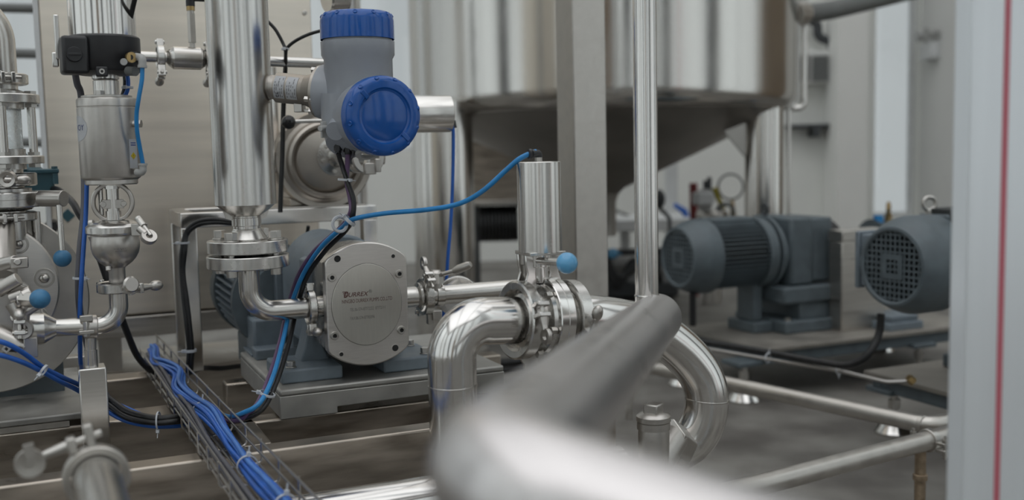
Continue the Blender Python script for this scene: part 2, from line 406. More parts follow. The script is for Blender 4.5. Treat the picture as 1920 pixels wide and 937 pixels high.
# level gauge tube on the tank side
p0 = V((TC.x+TR*math.cos(-.12)+.03, TC.y+TR*math.sin(-.12), 0))
t2 = V((p0.x, p0.y, 0))
part('gauge_tube', MB().tube(path([t2+Z*(ZR+2.0)+V((-.05, 0, 0)), t2+Z*(ZR+2.0), t2+Z*(ZR-.02), t2+Z*(ZR-.02)+V((-.06, 0, 0))], .03), .014, 14), M['polished'], t)
p = P(1479, 300, 4.7)
part('drain_tube', MB().tube([V((p.x, p.y, ZR-.03)), V((p.x, p.y, .004))], .009, 12), M['polished'], t)
# dark steel box with a hose coil below it, behind the tank legs
bt = P(880, 385, 5.95); b2 = P(1050, 385, 5.95)
t = thing('steel_control_box', 'dark brown-grey steel box under the tank behind the blue air hose', 'cabinet', (bt.x, bt.y, 0))
part('box', MB().box(bt.x, b2.x, 5.97, 6.17, bt.z, CAM_H+.26), M['beam'], t, .01)
part('bottom_lip', MB().box(bt.x-.01, b2.x+.01, 5.95, 5.97, bt.z, bt.z+.025), M['satin'], t, .004)
for x in (bt.x+.03, b2.x-.03): part('leg', MB().cyl((x, 6.1, 0), (x, 6.1, bt.z), .02), M['dgrey'], t)
hc = P(934, 424, 5.95)
t = thing('hose_coil', 'coil of black hose under the tank, left of the upright actuator', 'hose', (hc.x, hc.y, hc.z-.1))
for k in range(11):
    c = V((hc.x-.10+.0205*k, 6.07, bt.z-.115))
    part('hose_loop', MB().lathe([(.096+.0125*math.cos(q*PI/4), .0125*math.sin(q*PI/4)) for q in range(8)], c, V((1, 0, .008*math.sin(k*2.1))), 32, closed=True), M['black'], t)
part('hanger', MB().tube([V((hc.x-.12, 6.07, bt.z)), V((hc.x-.12, 6.07, bt.z-.02)), V((hc.x+.12, 6.07, bt.z-.02)), V((hc.x+.12, 6.07, bt.z))], .008, 8), M['dgrey'], t)

# ================================================================ FAR WORK BENCH AND FITTINGS (seen under the tank)
q0 = P(1100, 435, 6.6); q1 = P(1275, 408, 6.6)
t = thing('white_bench', 'white topped bench far behind the round pole', 'bench', (q0.x, 6.6, 0))
part('bench_top', MB().box(q0.x, q1.x+.1, 6.55, 7.1, q0.z, q1.z), M['whitep'], t, .01)
for x in (q0.x+.06, P(1172, 400, 6.7).x, q1.x):
    part('leg', MB().box(x-.03, x+.03, 6.7, 6.76, 0, q0.z), M['whitep'], t, .004)
part('rear_post', MB().box(P(1262, 0, 7.0).x-.04, P(1262, 0, 7.0).x+.04, 7.1, 7.18, 0, 1.25), M['whitep'], t, .004)
# rack of small machinery under/right of bench
m0 = P(1150, 500, 5.9)
t = thing('pump_skid', 'low dark pump set with white drum and black hoses left of the round pole', 'machine', (m0.x, 5.9, 0))
part('frame', MB().box(m0.x-.25, m0.x+.35, 5.75, 6.1, .02, .10), M['dgrey'], t, .01)
part('drum', MB().cyl(P(1135, 495, 5.8), P(1178, 497, 5.9), .075), M['whitef'], t)
for k in range(3): part('hose', MB().tube(spline([P(1135, 480+12*k, 5.7), P(1160, 520+8*k, 5.65), P(1190, 505-9*k, 5.7), P(1240, 515+6*k, 5.75)]), .018), M['black'], t)
part('manifold', MB().cyl(P(1120, 462+12, 5.7), P(1245, 470, 5.8), .02), M['blackp'], t)
for x in (1140, 1235): p = P(x, 500, 5.8); part('stand', MB().cyl((p.x, p.y, .02), (p.x, p.y, P(x, 470, 5.8).z), .02), M['dgrey'], t)
tag(part('ball_knob', MB().sphere(P(1149, 475, 5.65), .03).cyl(P(1149, 475, 5.65), P(1163, 476, 5.72), .008), M['knob']), 'small blue ball knob far behind, between the square column and round pole', 'knob')
b0 = P(1335, 410, 5.6)
t = thing('valve_manifold', 'far blurry cluster of chrome valves behind the left motor', 'valve', (b0.x, b0.y, 0))
mb = MB().cyl((b0.x, b0.y, 0), (b0.x, b0.y, b0.z-.06), .05); part('pedestal', mb, M['satin'], t)
part('valve_body', MB().cyl(P(1335, 425, 5.6), P(1335, 395, 5.6), .085, ch=.01), M['satin'], t)
part('bonnet', MB().cyl(P(1322, 400, 5.6), P(1320, 368, 5.6), .035).sphere(P(1321, 372, 5.6), .055), M['whitef'], t)
part('cap', MB().obox(P(1318, 372, 5.55), .055, .03, .035), M['whitep'], t, .012)
part('spindle', MB().cyl(P(1324, 375, 5.6), P(1323, 338, 5.6), .014).cyl(P(1330, 395, 5.6), P(1330, 332, 5.6), .012), M['dgrey'], t)
part('side_wheel', MB().lathe([(.045+.012*math.cos(q*PI/3), .012*math.sin(q*PI/3)) for q in range(6)], P(1361, 398, 5.55), V((.3, -1, 0)), 28, closed=True), M['greyp'], t)
part('flask', MB().cyl(P(1350, 405, 5.6), P(1348, 385, 5.6), .03, .015), M['whitef'], t)
tag(part('red_hose', MB().cyl((P(1302, 400, 5.9).x, 5.9, 0), P(1300, 343, 5.9), .023), M['redd']), 'dark red tube standing among the far valves', 'hose')
tag(part('yellow_lever', MB().tube([P(1340, 352, 5.6), P(1344, 365, 5.6), P(1351, 380, 5.6), P(1354, 392, 5.6)], [.02, .014, .014, .022], 8), M['yell']), 'yellow lever leaning among the far valves', 'lever')
gc = P(1370, 350, 5.6)
t = thing('ring_gauge', 'thin round ring on a short stem beside the tank leg', 'gauge', P(1374, 405, 5.6))
part('ring', MB().lathe([(.068+.006*math.cos(q*PI/3), .006*math.sin(q*PI/3)) for q in range(6)], gc, V((0, -1, .1)), 40, closed=True), M['greyp'], t)
part('stem', MB().tube([P(1373, 374, 5.6), P(1375, 410, 5.6)], [.008, .02], 10), M['brass'], t)
tag(part('blue_wrench', MB().tube([P(1264, 383, 6.7), P(1283, 396, 6.7), P(1290, 410, 6.7)], [.014, .022, .018], 8), M['cableb']), 'small blue handle lying against the far white post', 'tool')
tag(part('lever_bar', MB().tube([P(1232, 385, 5.9), P(1255, 408, 5.9), V((P(1262, 420, 5.9).x, 5.9, 0))], .012, 8).sphere(P(1236, 373, 5.9), .035, sq=1.6), M['dgrey']), 'dark leaning bar with a round grip right of the round pole', 'tool')
tag(part('drain_cable', MB().tube(spline([P(1120, 372, 6.9), P(1150, 392, 6.9), P(1182, 406, 6.9)]), .01, 8), M['greyp']), 'grey slanting cable far behind between square column and pole', 'cable')

# ================================================================ COLUMNS NEAR THE VALVE
# square column: near corner seen at column 1074
c0 = P(1077, 300, 2.6); w_ = .093
t = thing('square_column', 'square brushed steel column behind the upright actuator', 'column', (c0.x, c0.y, 0))
mb = MB(frame((c0.x, c0.y, 0), Z, A)); mb.box(0, w_, 0, w_, .01, 3.4); part('tube_profile', mb, M['satin'], t, .003)
mb = MB(frame((c0.x, c0.y, 0), Z, A)); mb.box(-.03, w_+.03, -.03, w_+.03, 0, .01); part('base_plate', mb, M['satin'], t, .001)
# right foreground mirror column; its red reflection is painted on as a stripe
c1 = P(1813, 468, 1.08)
t = thing('pale_column', 'pale bluish-white column with a thin painted red reflection at the right edge', 'column', (c1.x, c1.y, 0))
mb = MB(frame((c1.x, c1.y, 0), Z, A)); mb.box(0, .17, 0, .022, .01, 2.6); part('tube_profile', mb, M['pillar'], t, .002)
r1 = hit(1879, 468, c1, B); ra = (r1-c1).dot(A); mb = MB(frame((c1.x, c1.y, 0), Z, A)); mb.box(ra-.0042, ra+.0042, -.0006, .001, .02, 2.6); part('red_reflection', mb, mat('painted_red_reflection', (.60, .16, .20), .4, spec=.4), t, label='thin red reflection painted as a vertical stripe')
mb = MB(frame((c1.x, c1.y, 0), Z, A)); mb.box(-.02, .19, -.02, .042, 0, .01); part('base_plate', mb, M['satin'], t, .001)
# ================================================================ RIGHT: MOTORS AND PLATFORMS
PZ = .18
def foot(t, p, ztop, r=.055):
    """levelling foot: threaded stem, nut and domed pad"""
    f = part('levelling_foot', MB().lathe([(0, 0), (r, 0), (r, .008), (r*.72, .032), (r*.3, .04), (0, .04)], (p.x, p.y, 0), Z, 36), M['polished'], t)
    part('stem', MB().cyl((p.x, p.y, .03), (p.x, p.y, ztop), .0095), M['satin'], f)
    part('nut', MB().hexa((p.x, p.y, ztop-.045), (p.x, p.y, ztop-.018), .018), M['bolt'], f)
def platform(label, corner, la, lb, feet, name='pump_platform'):
    """corner = near-left corner on top; la along A, lb along B (away)"""
    c = V((corner.x, corner.y, 0)); t = thing(name, label, 'platform', c)
    F = frame(c, Z, A)
    part('top_plate', MB(F).box(0, la, 0, lb, PZ-.014, PZ), M['dustyplate'], t, .002)
    mb = MB(F); h0, h1 = PZ-.056, PZ-.014
    for q in ((.02, la-.02, .015, .05), (.02, la-.02, lb-.05, lb-.015), (.02, .055, .05, lb-.05), (la-.055, la-.02, .05, lb-.05)):
        mb.box(q[0], q[1], q[2], q[3], h0, h1)
    part('frame', mb, M['bluegrey'], t, .003)
    for p in feet:
        part('foot_bracket', MB(frame((p.x, p.y, 0), Z, A)).box(-.045, .055, -.03, .07, h0-.004, h0+.012), M['bluegrey'], t, .003)
        foot(t, p, h0-.003)
    return t, F
cA = on_z(1431, 655, PZ)
FEETA = [on_z(1396, 752, 0), on_z(1283, 722, 0), on_z(1722, 712, 0)]
FEETB = [on_z(1676, 812, 0)]
tA, FA = platform('grey steel platform on levelling feet carrying the left motor and gearbox', cA, 1.02, .52, FEETA+[G(0, 0, 0)*0+V((cA.x, cA.y, 0))+A*.95+B*.47])
cB = on_z(1619, 694, PZ); cBn = V((cB.x, cB.y, 0))-B*.50
tB, FB = platform('low steel platform corner beside the red-striped column, under the right motor', cBn, 1.0, .50, FEETB+[cBn+A*.9+B*.45, cBn+A*.1+B*.05, cBn+A*.9+B*.05])

def motor(label, c, ax, R, gearbox=True, tbox=None, deck=PZ, lc=.15):
    """fan end at c, axis ax pointing from the fan to the shaft"""
    ax = V(ax).normalized(); side = V((-ax.y, ax.x, 0)); base = V((c.x, c.y, deck))
    t = thing('electric_motor', label, 'motor', base)
    F = frame(c, ax, side)            # x = side (far), y = , z = axis
    yv = F.to_3x3() @ V((0, 1, 0))    # vertical-ish
    up = 1 if yv.z > 0 else -1
    # fan cowl
    part('fan_cowl', MB(F).lathe([(R*.70, .0), (R*.745, -.004), (R*.80, -.002), (R*.93, .035), (R*.99, .06), (R, .075), (R, lc), (R*.985, lc), (R*.985, .08), (R*.90, .045), (R*.70, .012)], n=64, closed=True), M['bluegrey'], t)
    # square-hole grille with square hub
    g = MB(F); pitch = R*.116; Rg = R*.715; th = pitch*.30; N = int(Rg/pitch)+1
    for k in range(-N, N+1):
        u = (k+.5)*pitch
        if abs(u) < Rg:
            h = math.sqrt(Rg*Rg-u*u); g.box(u-th/2, u+th/2, -h, h, .002, .006); g.box(-h, h, u-th/2, u+th/2, .0025, .0065)
    part('fan_grille', g, M['bluegrey'], t)
    sq = MB(F); a, b = pitch*2.15, pitch*1.2
    for q in ((-a, a, b, a), (-a, a, -a, -b), (-a, -b, -b, b), (b, a, -b, b)): sq.box(q[0], q[1], q[2], q[3], .0, .007)
    part('grille_hub', sq, M['bluegrey'], t)
    # internal fan
    fb = MB(F).cyl((0, 0, .03), (0, 0, .08), R*.16)
    for k in range(7):
        an = 2*PI*k/7; d = V((math.cos(an), math.sin(an), 0)); n_ = V((-d.y, d.x, 0))
        p = [d*R*.15, d*R*.66]; e = n_*R*.10
        q = [fb.v(p[0]+V((0, 0, .03))), fb.v(p[1]+V((0, 0, .03))), fb.v(p[1]+e+V((0, 0, .075))), fb.v(p[0]+e*.4+V((0, 0, .075)))]
        q2 = [fb.v(p[0]+V((0, 0, .034))), fb.v(p[1]+V((0, 0, .034))), fb.v(p[1]+e+V((0, 0, .079))), fb.v(p[0]+e*.4+V((0, 0, .079)))]
        fb.f(q); fb.f(q2[::-1])
        for i in range(4): fb.f([q[i], q[(i+1) % 4], q2[(i+1) % 4], q2[i]])
    part('fan', fb, M['dgrey'], t)
    L = lc+.215
    part('stator_body', MB(F).cyl((0, 0, .09), (0, 0, L), R*.80, n=64), M['fin'], t)
    fn = MB(F)
    for k in range(48):
        an = 2*PI*k/48
        if abs(math.sin(an)*up) > .93: continue
        d = V((math.cos(an), math.sin(an), 0)); old = fn.M
        fn.M = F @ frame((0, 0, 0), V((0, 0, 1)), d); fn.box(R*.78, R*.93, -.0016, .0016, lc-.02, L-.01); fn.M = old
    fo = part('cooling_fins', fn, M['bluegrey'], t)
    for s_ in (1, -1):
        mb = MB(F); mb.lathe([(R*.80, L-.015), (R*.96, L-.015), (R*.97, L), (R*.97, L+.022), (R*.80, L+.022)], n=64, closed=True)
        break
    part('end_shield', mb, M['bluegrey'], t)
    # smooth top pad and lifting eye
    zz = R*.93
    top = c+ax*(lc+.10)+Z*R*.80
    part('top_pad', MB().obox(top+Z*.008, .09, .05, .018, Z, ax), M['bluegrey'], t, .006)
    return t, F, L, ax
Y_A = 3.62
cmA = P(1271, 483, Y_A)
tm, Fm, Lm, axm = motor('dark blue-grey motor behind the round pole, fan end left, with gearbox', cmA, A, .133, lc=.105)
# gearbox and pedestals of motor A, in frame FA-like axes (x=A, y=B, z up) at motor axis
def gset(t, c, R, s0, plateZ):
    G_ = frame((c.x, c.y, 0), Z, A); zc = c.z
    part('flange_ring', MB(frame(c, A, Z)).lathe([(0, s0), (R*.99, s0), (R*.99, s0+.015), (R*.88, s0+.02), (R*.80, s0+.045), (0, s0+.045)], n=56), M['bluegrey'], t)
    hb = MB(G_); hb.box(s0+.045, s0+.145, -.115, .115, zc-.118, zc+.128); part('gear_housing', hb, M['bluegrey'], t, .012)
    hb = MB(G_); hb.box(s0+.145, s0+.24, -.105, .105, zc-.11, zc+.122); part('gear_cover', hb, M['bluegrey'], t, .01)
    # pedestal like a capital I: cap, web, foot
    pz = zc-.118
    part('pedestal_cap', MB(G_).box(s0-.005, s0+.285, -.14, .14, pz-.06, pz), M['bluegrey'], t, .008)
    part('pedestal_web', MB(G_).box(s0+.075, s0+.245, -.125, .125, plateZ+.042, pz-.06), M['bluegrey'], t, .006)
    part('pedestal_foot', MB(G_).box(s0-.005, s0+.285, -.15, .15, plateZ, plateZ+.045), M['bluegrey'], t, .006)
    for (a, b) in ((s0+.02, -.13), (s0+.26, -.13)):
        p = G_ @ V((a, b, plateZ+.045)); part('bolt', MB().hexa(p, p+Z*.012, .011), M['bolt'], t)
    # coupling
    part('coupling_guard', MB(frame(c, A, Z)).lathe([(0, s0+.24), (R*.62, s0+.24), (R*.80, s0+.26), (R*.80, s0+.30), (R*.60, s0+.325), (R*.25, s0+.33), (0, s0+.33)], n=48), M['blackp'], t)
    # lifting eye
    e = G_ @ V((s0+.02, 0, zc+.13))
    part('lifting_eye', MB().cyl(e-Z*.06, e+Z*.008, .009).lathe([(.017+.005*math.cos(q*PI/4), .005*math.sin(q*PI/4)) for q in range(8)], e+Z*.026, A, 28, closed=True), M['dgrey'], t)
gset(tm, cmA, .133, Lm+.035, PZ)
G2 = frame((cmA.x, cmA.y, 0), Z, A)
part('front_pedestal', MB(G2).box(.285, .325, -.05, .05, PZ+.04, cmA.z-.10), M['bluegrey'], tm, .005)
part('front_pedestal_foot', MB(G2).box(.265, .35, -.08, .08, PZ, PZ+.04), M['bluegrey'], tm, .006)
part('power_cable', MB().tube([cmA+A*.04-Z*.125-B*.03, cmA+A*.04-Z*.24-B*.03], .012, 12), M['black'], tm)
# stainless coupling box right of the gearbox
bx = along(cmA, A, 1560); p0 = on_z(1578, 622, PZ)
t = thing('coupling_cover', 'brushed steel box cover standing on the platform between the two motors', 'cover', (p0.x, p0.y, PZ))
mb = MB(frame((p0.x, p0.y, 0), Z, A)); H_ = CAM_H-(432-268)/FPX*p0.y
mb.box(0, .20, 0, .07, PZ, H_-.04); part('side_panel', mb, M['brushed_h'], t, .004)
mb = MB(frame((p0.x, p0.y, 0), Z, A)); mb.box(-.002, .202, -.002, .072, H_-.04, H_); part('top_panel', mb, M['satin'], t, .003)
# motor B
cmB = P(1672, 500, 2.78); AB = V((math.sin(math.radians(61)), math.cos(math.radians(61)), 0))
tm2, Fm2, Lm2, ax2 = motor('large blue-grey motor with square-hole fan grille, right beside the red-striped column', cmB, AB, .135)
sideB = V((-AB.y, AB.x, 0))
e = cmB+AB*.17+sideB*.02+Z*.12
part('lifting_eye', MB().cyl(e-Z*.03, e+Z*.022, .01).lathe([(.018+.006*math.cos(q*PI/4), .006*math.sin(q*PI/4)) for q in range(8)], e+Z*.042, sideB+AB*.4, 28, closed=True), M['bolt'], tm2)
e = cmB+AB*.27+Z*.125-sideB*.03
part('top_fins', MB().obox(e+Z*.004, .10, .06, .02, Z, AB), M['fin'], tm2, .003)
# terminal box on the far-left side
tb = MB(frame(cmB+sideB*.128+AB*.14, Z, AB)); tb.box(-.07, .07, -.005, .045, -.075, .075); part('terminal_box', tb, M['bluegrey2'], tm2, .006)
tb = MB(frame(cmB+sideB*.128+AB*.14, Z, AB)); tb.box(-.075, .075, .045, .062, -.082, .082); part('terminal_box_lid', tb, M['bluegrey2'], tm2, .005)
pc = cmB+AB*.40
part('pedestal', MB(frame((pc.x, pc.y, 0), Z, AB)).box(-.03, .12, -.10, .10, PZ+.04, cmB.z-.10), M['bluegrey'], tm2, .008)
part('pedestal_foot', MB(frame((pc.x, pc.y, 0), Z, AB)).box(-.04, .16, -.12, .12, PZ, PZ+.04), M['bluegrey'], tm2, .006)
part('gear_housing', MB(frame((pc.x, pc.y, 0), Z, AB)).box(-.0, .12, -.12, .12, cmB.z-.12, cmB.z+.12), M['bluegrey'], tm2, .01)
# low grey block on platform A below motor B
p = on_z(1668, 622, PZ)
t = part('foot_block', MB(frame((p.x, p.y, 0), Z, A)).box(0, .16, 0, .16, PZ, PZ+.028).box(.02, .15, .015, .145, PZ+.028, PZ+.05), M['bluegrey2'], bev=.004)
tag(t, 'low blue-grey steel block on the platform under the right motor', 'block')
# thing behind motor B: teal-topped pipe and lifting eye over it
p = P(1640, 416, 4.6)
t = thing('rear_gear_unit', 'blue-grey machine top with a steel lifting eye behind the right motor', 'machine', (p.x, p.y, 0))
part('body', MB().cyl(P(1632, 440, 4.6), P(1760, 440, 4.9), .07), M['bluegrey'], t)
part('stand', MB().box(P(1650, 440, 4.6).x, P(1720, 440, 4.6).x, 4.62, 4.78, 0, P(1640, 445, 4.6).z), M['bluegrey'], t, .01)
e = P(1666, 392, 4.62); part('lifting_eye', MB().cyl(e-Z*.06, e-Z*.02, .016).lathe([(.026+.009*math.cos(q*PI/4), .009*math.sin(q*PI/4)) for q in range(8)], e, V((.9, -.4, 0)), 28, closed=True), M['brass'], t)
e = P(1647, 403, 4.6); part('blue_plug', MB().cyl(e, e-Z*.05, .022), M['hoseb'], t)
# thick black hose from motor B to the rail
tag(part('motor_cable', MB().tube(spline([P(1652, 588, 2.86), P(1648, 625, 2.86), P(1628, 664, 2.85), P(1590, 684, 2.88), P(1540, 679, 2.95), P(1460, 664, 3.06), P(1380, 650, 3.19), P(1310, 639, 3.31)]), .0105, 14), M['black']), 'thick black motor cable curving down from the right motor onto the rod', 'cable')
rod = [P(1318, 652, 3.28), P(1440, 673, 3.08), P(1573, 695, 2.92), P(1663, 716, 2.82), P(1702, 714, 2.80)]
t = thing('cable_rod', 'thin steel rod carrying the black cable between the two platforms', 'rod', rod[-1])
part('rod', MB().tube(path(rod, .05), .0055, 12), M['wire'], t)
part('end_nut', MB().hexa(P(1702, 708, 2.80), P(1713, 716, 2.80), .012), M['brass'], t)
def tie_at(p, d, r, label, m=None, tail=None, w=.004):
    """nylon tie: band, head and tail"""
    d = V(d).normalized(); t = thing('cable_tie', label, 'cable tie', p, 'white nylon cable ties')
    part('band', MB().ring(p, d, r, r+.0014, w, 28, .0003), m or M['tie'], t)
    h = V(tail).normalized() if tail is not None else V((0, -1, .3)).normalized(); h = (h-d*h.dot(d)).normalized()
    part('head', MB().obox(V(p)+h*(r+.003), .0035, .003, .003, d, h), m or M['tie'], t, .0006)
    if tail is not None: part('tail', MB().obox(V(p)+h*(r+.009), .006, .0012, .0006, d, h), m or M['tie'], t)
    return t
tie_at(P(1440, 671, 3.07), rod[1]-rod[0], .0125, 'white cable tie on the thin rod left of the right motor\'s cable bend', tail=V((.4, 0, 1)))
tie_at(P(1573, 692, 2.91), rod[1]-rod[0], .0125, 'white cable tie on the thin rod where the black cable lands', tail=V((0, 0, -1)))
# floor pipes
k0 = P(1225, 690, 3.12); k1 = P(1738, 797, 2.42)
t = thing('floor_pipe', 'long grey pipe crossing just above the floor below the motors', 'pipe', (k1.x, k1.y, k1.z-.03))
kd = (k1-k0).normalized()
part('pipe_run', MB().tube(path([k0-kd*.3, k1, k1+A*.12, k1+A*.2-B*.15], [.04, .04]), .0205, 24), M['satin'], t)
part('weld_collar', MB().ring(k1-kd*.012, kd, .0200, .0222, .012), M['satin'], t)
for dd in (1.0, -.1):
    q = k1-kd*dd if dd > 0 else k1+A*.12; part('support_pin', MB().cyl((q.x, q.y, 0), (q.x, q.y, q.z-.02), .012), M['satin'], t)
j1 = P(1742, 825, 2.31); j0 = P(1440, 905, 2.04)
t = thing('lower_floor_pipe', 'grey pipe with a split clamp on a short post at lower right', 'pipe', (j1.x, j1.y, 0))
jd = (j1-j0).normalized()
part('pipe_run', MB().cyl(j0-jd*.9, j1+jd*.10, .0215, n=28), M['satin'], t)
cl_ = part('pipe_clamp', MB().ring(j1, jd, .0215, .0265, .016), M['bolt'], t)
h = V((1, 0, 0)); h = (h-jd*h.dot(jd)).normalized()
for s_ in (-1, 1):
    part('clamp_ear', MB().obox(j1+h*s_*.034, .012, .009, .003, Z, h).obox(j1+h*s_*.034-Z*.016, .012, .009, .003, Z, h), M['bolt'], cl_, .001)
    part('bolt', MB().cyl(j1+h*s_*.042-Z*.035, j1+h*s_*.042+Z*.018, .004).hexa(j1+h*s_*.042+Z*.004, j1+h*s_*.042+Z*.011, .008).hexa(j1+h*s_*.042-Z*.028, j1+h*s_*.042-Z*.02, .008), M['bolt'], cl_)
q = P(1726, 850, 2.31); part('post', MB().cyl((q.x, q.y, 0), (q.x, q.y, j1.z-.02), .0125).ring((q.x, q.y, j1.z-.085), Z, .0125, .016, .014), M['rusty'], t)
# ================================================================ SHARED PIPING PARTS
def bc(p): return (V(p)-O).dot(B)
def ac(p): return (V(p)-O).dot(A)
def clamp(t, c, ax, r, lug, w=.017, eye=True, lever=1, m=None, open_=.5, hinge=True):
    """two-piece sanitary clamp: c centre, ax pipe axis, r outer radius, lug = direction of the screw ears"""
    m = m or M['machined']; F = frame(c, ax, lug); k = r/.04
    ri = r*.80
    cp = part('clamp', MB(F).lathe([(ri, -w*.42), (r-.003, -w/2), (r, -w/2+.002), (r, w/2-.002), (r-.003, w/2), (ri, w*.42)], n=56, closed=True), m, t)
    e = MB(F)
    e.box(r-.004, r+.019, -.0125, -.005, -w*.48, w*.48); e.box(r-.004, r+.019, .005, .0125, -w*.48, w*.48)
    part('clamp_ears', e, m, cp, .0015)
    if hinge: part('hinge', MB(F).box(-r-.012, -r+.003, -.009, .009, -w*.42, w*.42).cyl((-r-.008, 0, -w*.62), (-r-.008, 0, w*.62), .0042), m, cp, .001)
    part('bolt', MB(F).cyl((r+.011, -.018, 0), (r+.011, .024, 0), .0034).cyl((r+.011, -.009, -w*.6), (r+.011, -.009, w*.6), .0035), M['bolt'], cp)
    n0, n1 = (.0125, .046) if lever > 0 else (-.0125, -.046); s = 1 if lever > 0 else -1
    nb = MB(F); x = r+.011
    nb.cyl((x, n0, 0), (x, n0+s*.012, 0), .0068, .0056); nb.cyl((x, n0+s*.010, 0), (x, n0+s*.020, 0), .0050)
    if eye:
        G_ = nb.M; nb.M = F @ frame((x, n0+s*.030, 0), (0, 0, 1), (1, 0, 0))
        nb.lathe([(.0062, -.003), (.0125, -.0035), (.0135, 0), (.0125, .0035), (.0062, .003)], n=24, closed=True); nb.M = G_
    else: nb.sphere((x, n0+s*.030, 0), .009, ax=(0, 1, 0), sq=1.5)
    part('wing_nut', nb, M['cast'], cp)
    return cp
def ferrule(mb, c, ax, r, R, h=.004):
    ax = V(ax).normalized(); mb.cyl(V(c)-ax*h, V(c)+ax*h, R, n=40, ch=.001)
def socket_screw(t, c, ax, r):
    F = frame(c, ax)
    s = part('socket_screw', MB(F).lathe([(r*.5, .0005), (r*.5, r*.45), (r*.9, r*.45), (r, r*.3), (r, -.001), (r*.5, -.001)], n=28, closed=True), M['bolt'], t)
    part('hex_socket', MB(F).lathe([(0, .0004), (r*.52, .0006)], n=6), M['dark'], s); return s
def hexbolt(t, p, ax, r, h, washer=True, name='bolt'):
    ax = V(ax).normalized(); mb = MB().hexa(p, V(p)+ax*h, r)
    if washer: mb.cyl(V(p)-ax*.002, p, r*1.15, n=28)
    return part(name, mb, M['bolt'], t, .0006)

# ================================================================ STEEL CABINET WALL (left background)
CB = bc(P(265, 628, 2.62))
def CABP(x, y): return on_b(x, y, CB)
cL, cR, cbot = CABP(86, 400), CABP(594, 300), CABP(420, 588)
aL, aR = ac(cL), ac(cR)
t = thing('steel_cabinet', 'tall satin stainless cabinet filling the left background behind the pump', 'cabinet', G(aL, CB, 0))
CM = frame(G(0, 0, 0), Z, A); zc = CABP(300, 628).z
part('front_panel', MB(CM).box(aL+.012, aR, CB, CB+.45, zc+.058, 2.3), M['cabinet'], t, .004)
part('edge_strip', MB(CM).box(aL, aL+.012, CB-.004, CB+.45, zc, 2.3), M['whitep'], t, .002)
part('lower_panel', MB(CM).box(aL+.012, aR, CB+.004, CB+.45, zc, zc+.053), M['brushed_h'], t, .003)
for x in (aL+.1, aR-.12): part('leg', MB(CM).box(x, x+.06, CB+.08, CB+.14, 0, zc), M['satin'], t, .003)
part('plinth', MB(CM).box(aL+.02, aR-.02, CB+.06, CB+.40, .0, zc-.10), M['beam'], t, .004)
p = CABP(100, 425)
g = MB(frame(p, -B, A)).lathe([(.012, .0), (.02, .003), (.021, 0), (.021, -.004)], n=32); s = part('round_socket', g, M['satin'], t); part('socket_insert', MB(frame(p, -B, A)).lathe([(0, .002), (.013, .002)], n=6), M['dark'], s)
p = CABP(127, 404); part('teal_patch', MB(frame(p, -B, (A+Z*.9).normalized())).box(-.012, .012, -.012, .012, 0, .006), M['teal'], t, .001)
p = CABP(571, 24); part('panel_screw', MB().cyl(p, p-B*.006, .006, ch=.002), M['bolt'], t)
# white post with duct to the right of the cabinet
p = P(660, 50, 3.3)
t = thing('white_post', 'slim white post standing directly behind the blue-capped transmitter', 'post', (p.x, p.y, 0))
part('post', MB(frame((p.x, p.y, 0), Z, A)).box(-.045, .01, 0, .06, 0, 2.2), M['whitep'], t, .003)
part('side_strip', MB(frame((p.x, p.y, 0), Z, A)).box(.012, .03, 0, .06, 0, 2.2), M['satin'], t, .002)
# duct piece top
p = P(612, 14, 2.3)
t = thing('pressure_dial', 'round steel dial housing cut by the top edge above the blue cap', 'gauge', p)
part('case', MB().lathe([(0, 0), (.030, 0), (.034, .004), (.034, .04), (.03, .046), (0, .046)], p+Z*.02, V((.8, .55, .1)), 40), M['polished'], t)
part('stem', MB().cyl(p+V((.018, .012, .0)), p+V((.018, .012, -.10)), .007), M['satin'], t)
part('holder', MB().cyl(p+V((.018, .012, -.10)), p+V((.05, .33, -.10)), .006), M['satin'], t)

# ================================================================ SKID
ZB = .375
SK = frame(G(0, 0, 0), Z, A)
def beam(label, a0, a1, bf, wd=.05, hh=.085, zt=ZB, m=None, name='skid_beam'):
    p = G(a0, bf, 0); t = part(name, MB(SK).box(a0, a1, bf, bf+wd, zt-hh, zt), m or M['beam'], bev=.004)
    return tag(t, label, 'beam')
b2 = bc(on_z(660, 823, ZB)); b1 = bc(on_z(660, 768, ZB)); bx_ = bc(on_z(240, 786, ZB)); by_ = bc(on_z(300, 703, ZB))
aT = ac(on_z(510, 828, ZB))
beam('front stainless skid beam running across the bottom of the view', -1.3, .42, b2, .045, .11)
beam('second skid beam under the front edge of the pump base', aT-.05, .42, b1, .05)
beam('wide left skid beam under the black and blue cable bundle', -1.3, aT-.09, bx_, .085)
beam('rear left skid beam between cable tray and pipe support post', -1.2, aT-.09, by_, .06)
beam('rear skid beam behind the pump base', aT+.0, .42, .36, .05)
t = part('skid_beam', MB(SK).box(aT-.09, aT, b2+.045, b1+.06, ZB-.085, ZB), M['beam'], bev=.004); tag(t, 'lengthwise skid beam beneath the wire cable tray', 'beam')
for k, (a, b) in enumerate(((-1.25, b2+.022), (.38, b2+.022), (.38, .385), (aT-.045, b1+.03))):
    tag(part('skid_leg', MB(SK).box(a-.02, a+.02, b-.02, b+.02, 0, ZB-.084), M['beam'], bev=.003), ['leg of the skid at its left front corner', 'leg of the skid at its right front corner', 'leg of the skid behind the pump base', 'leg of the skid under the tray beam'][k], 'leg')
    if k == 3: pass

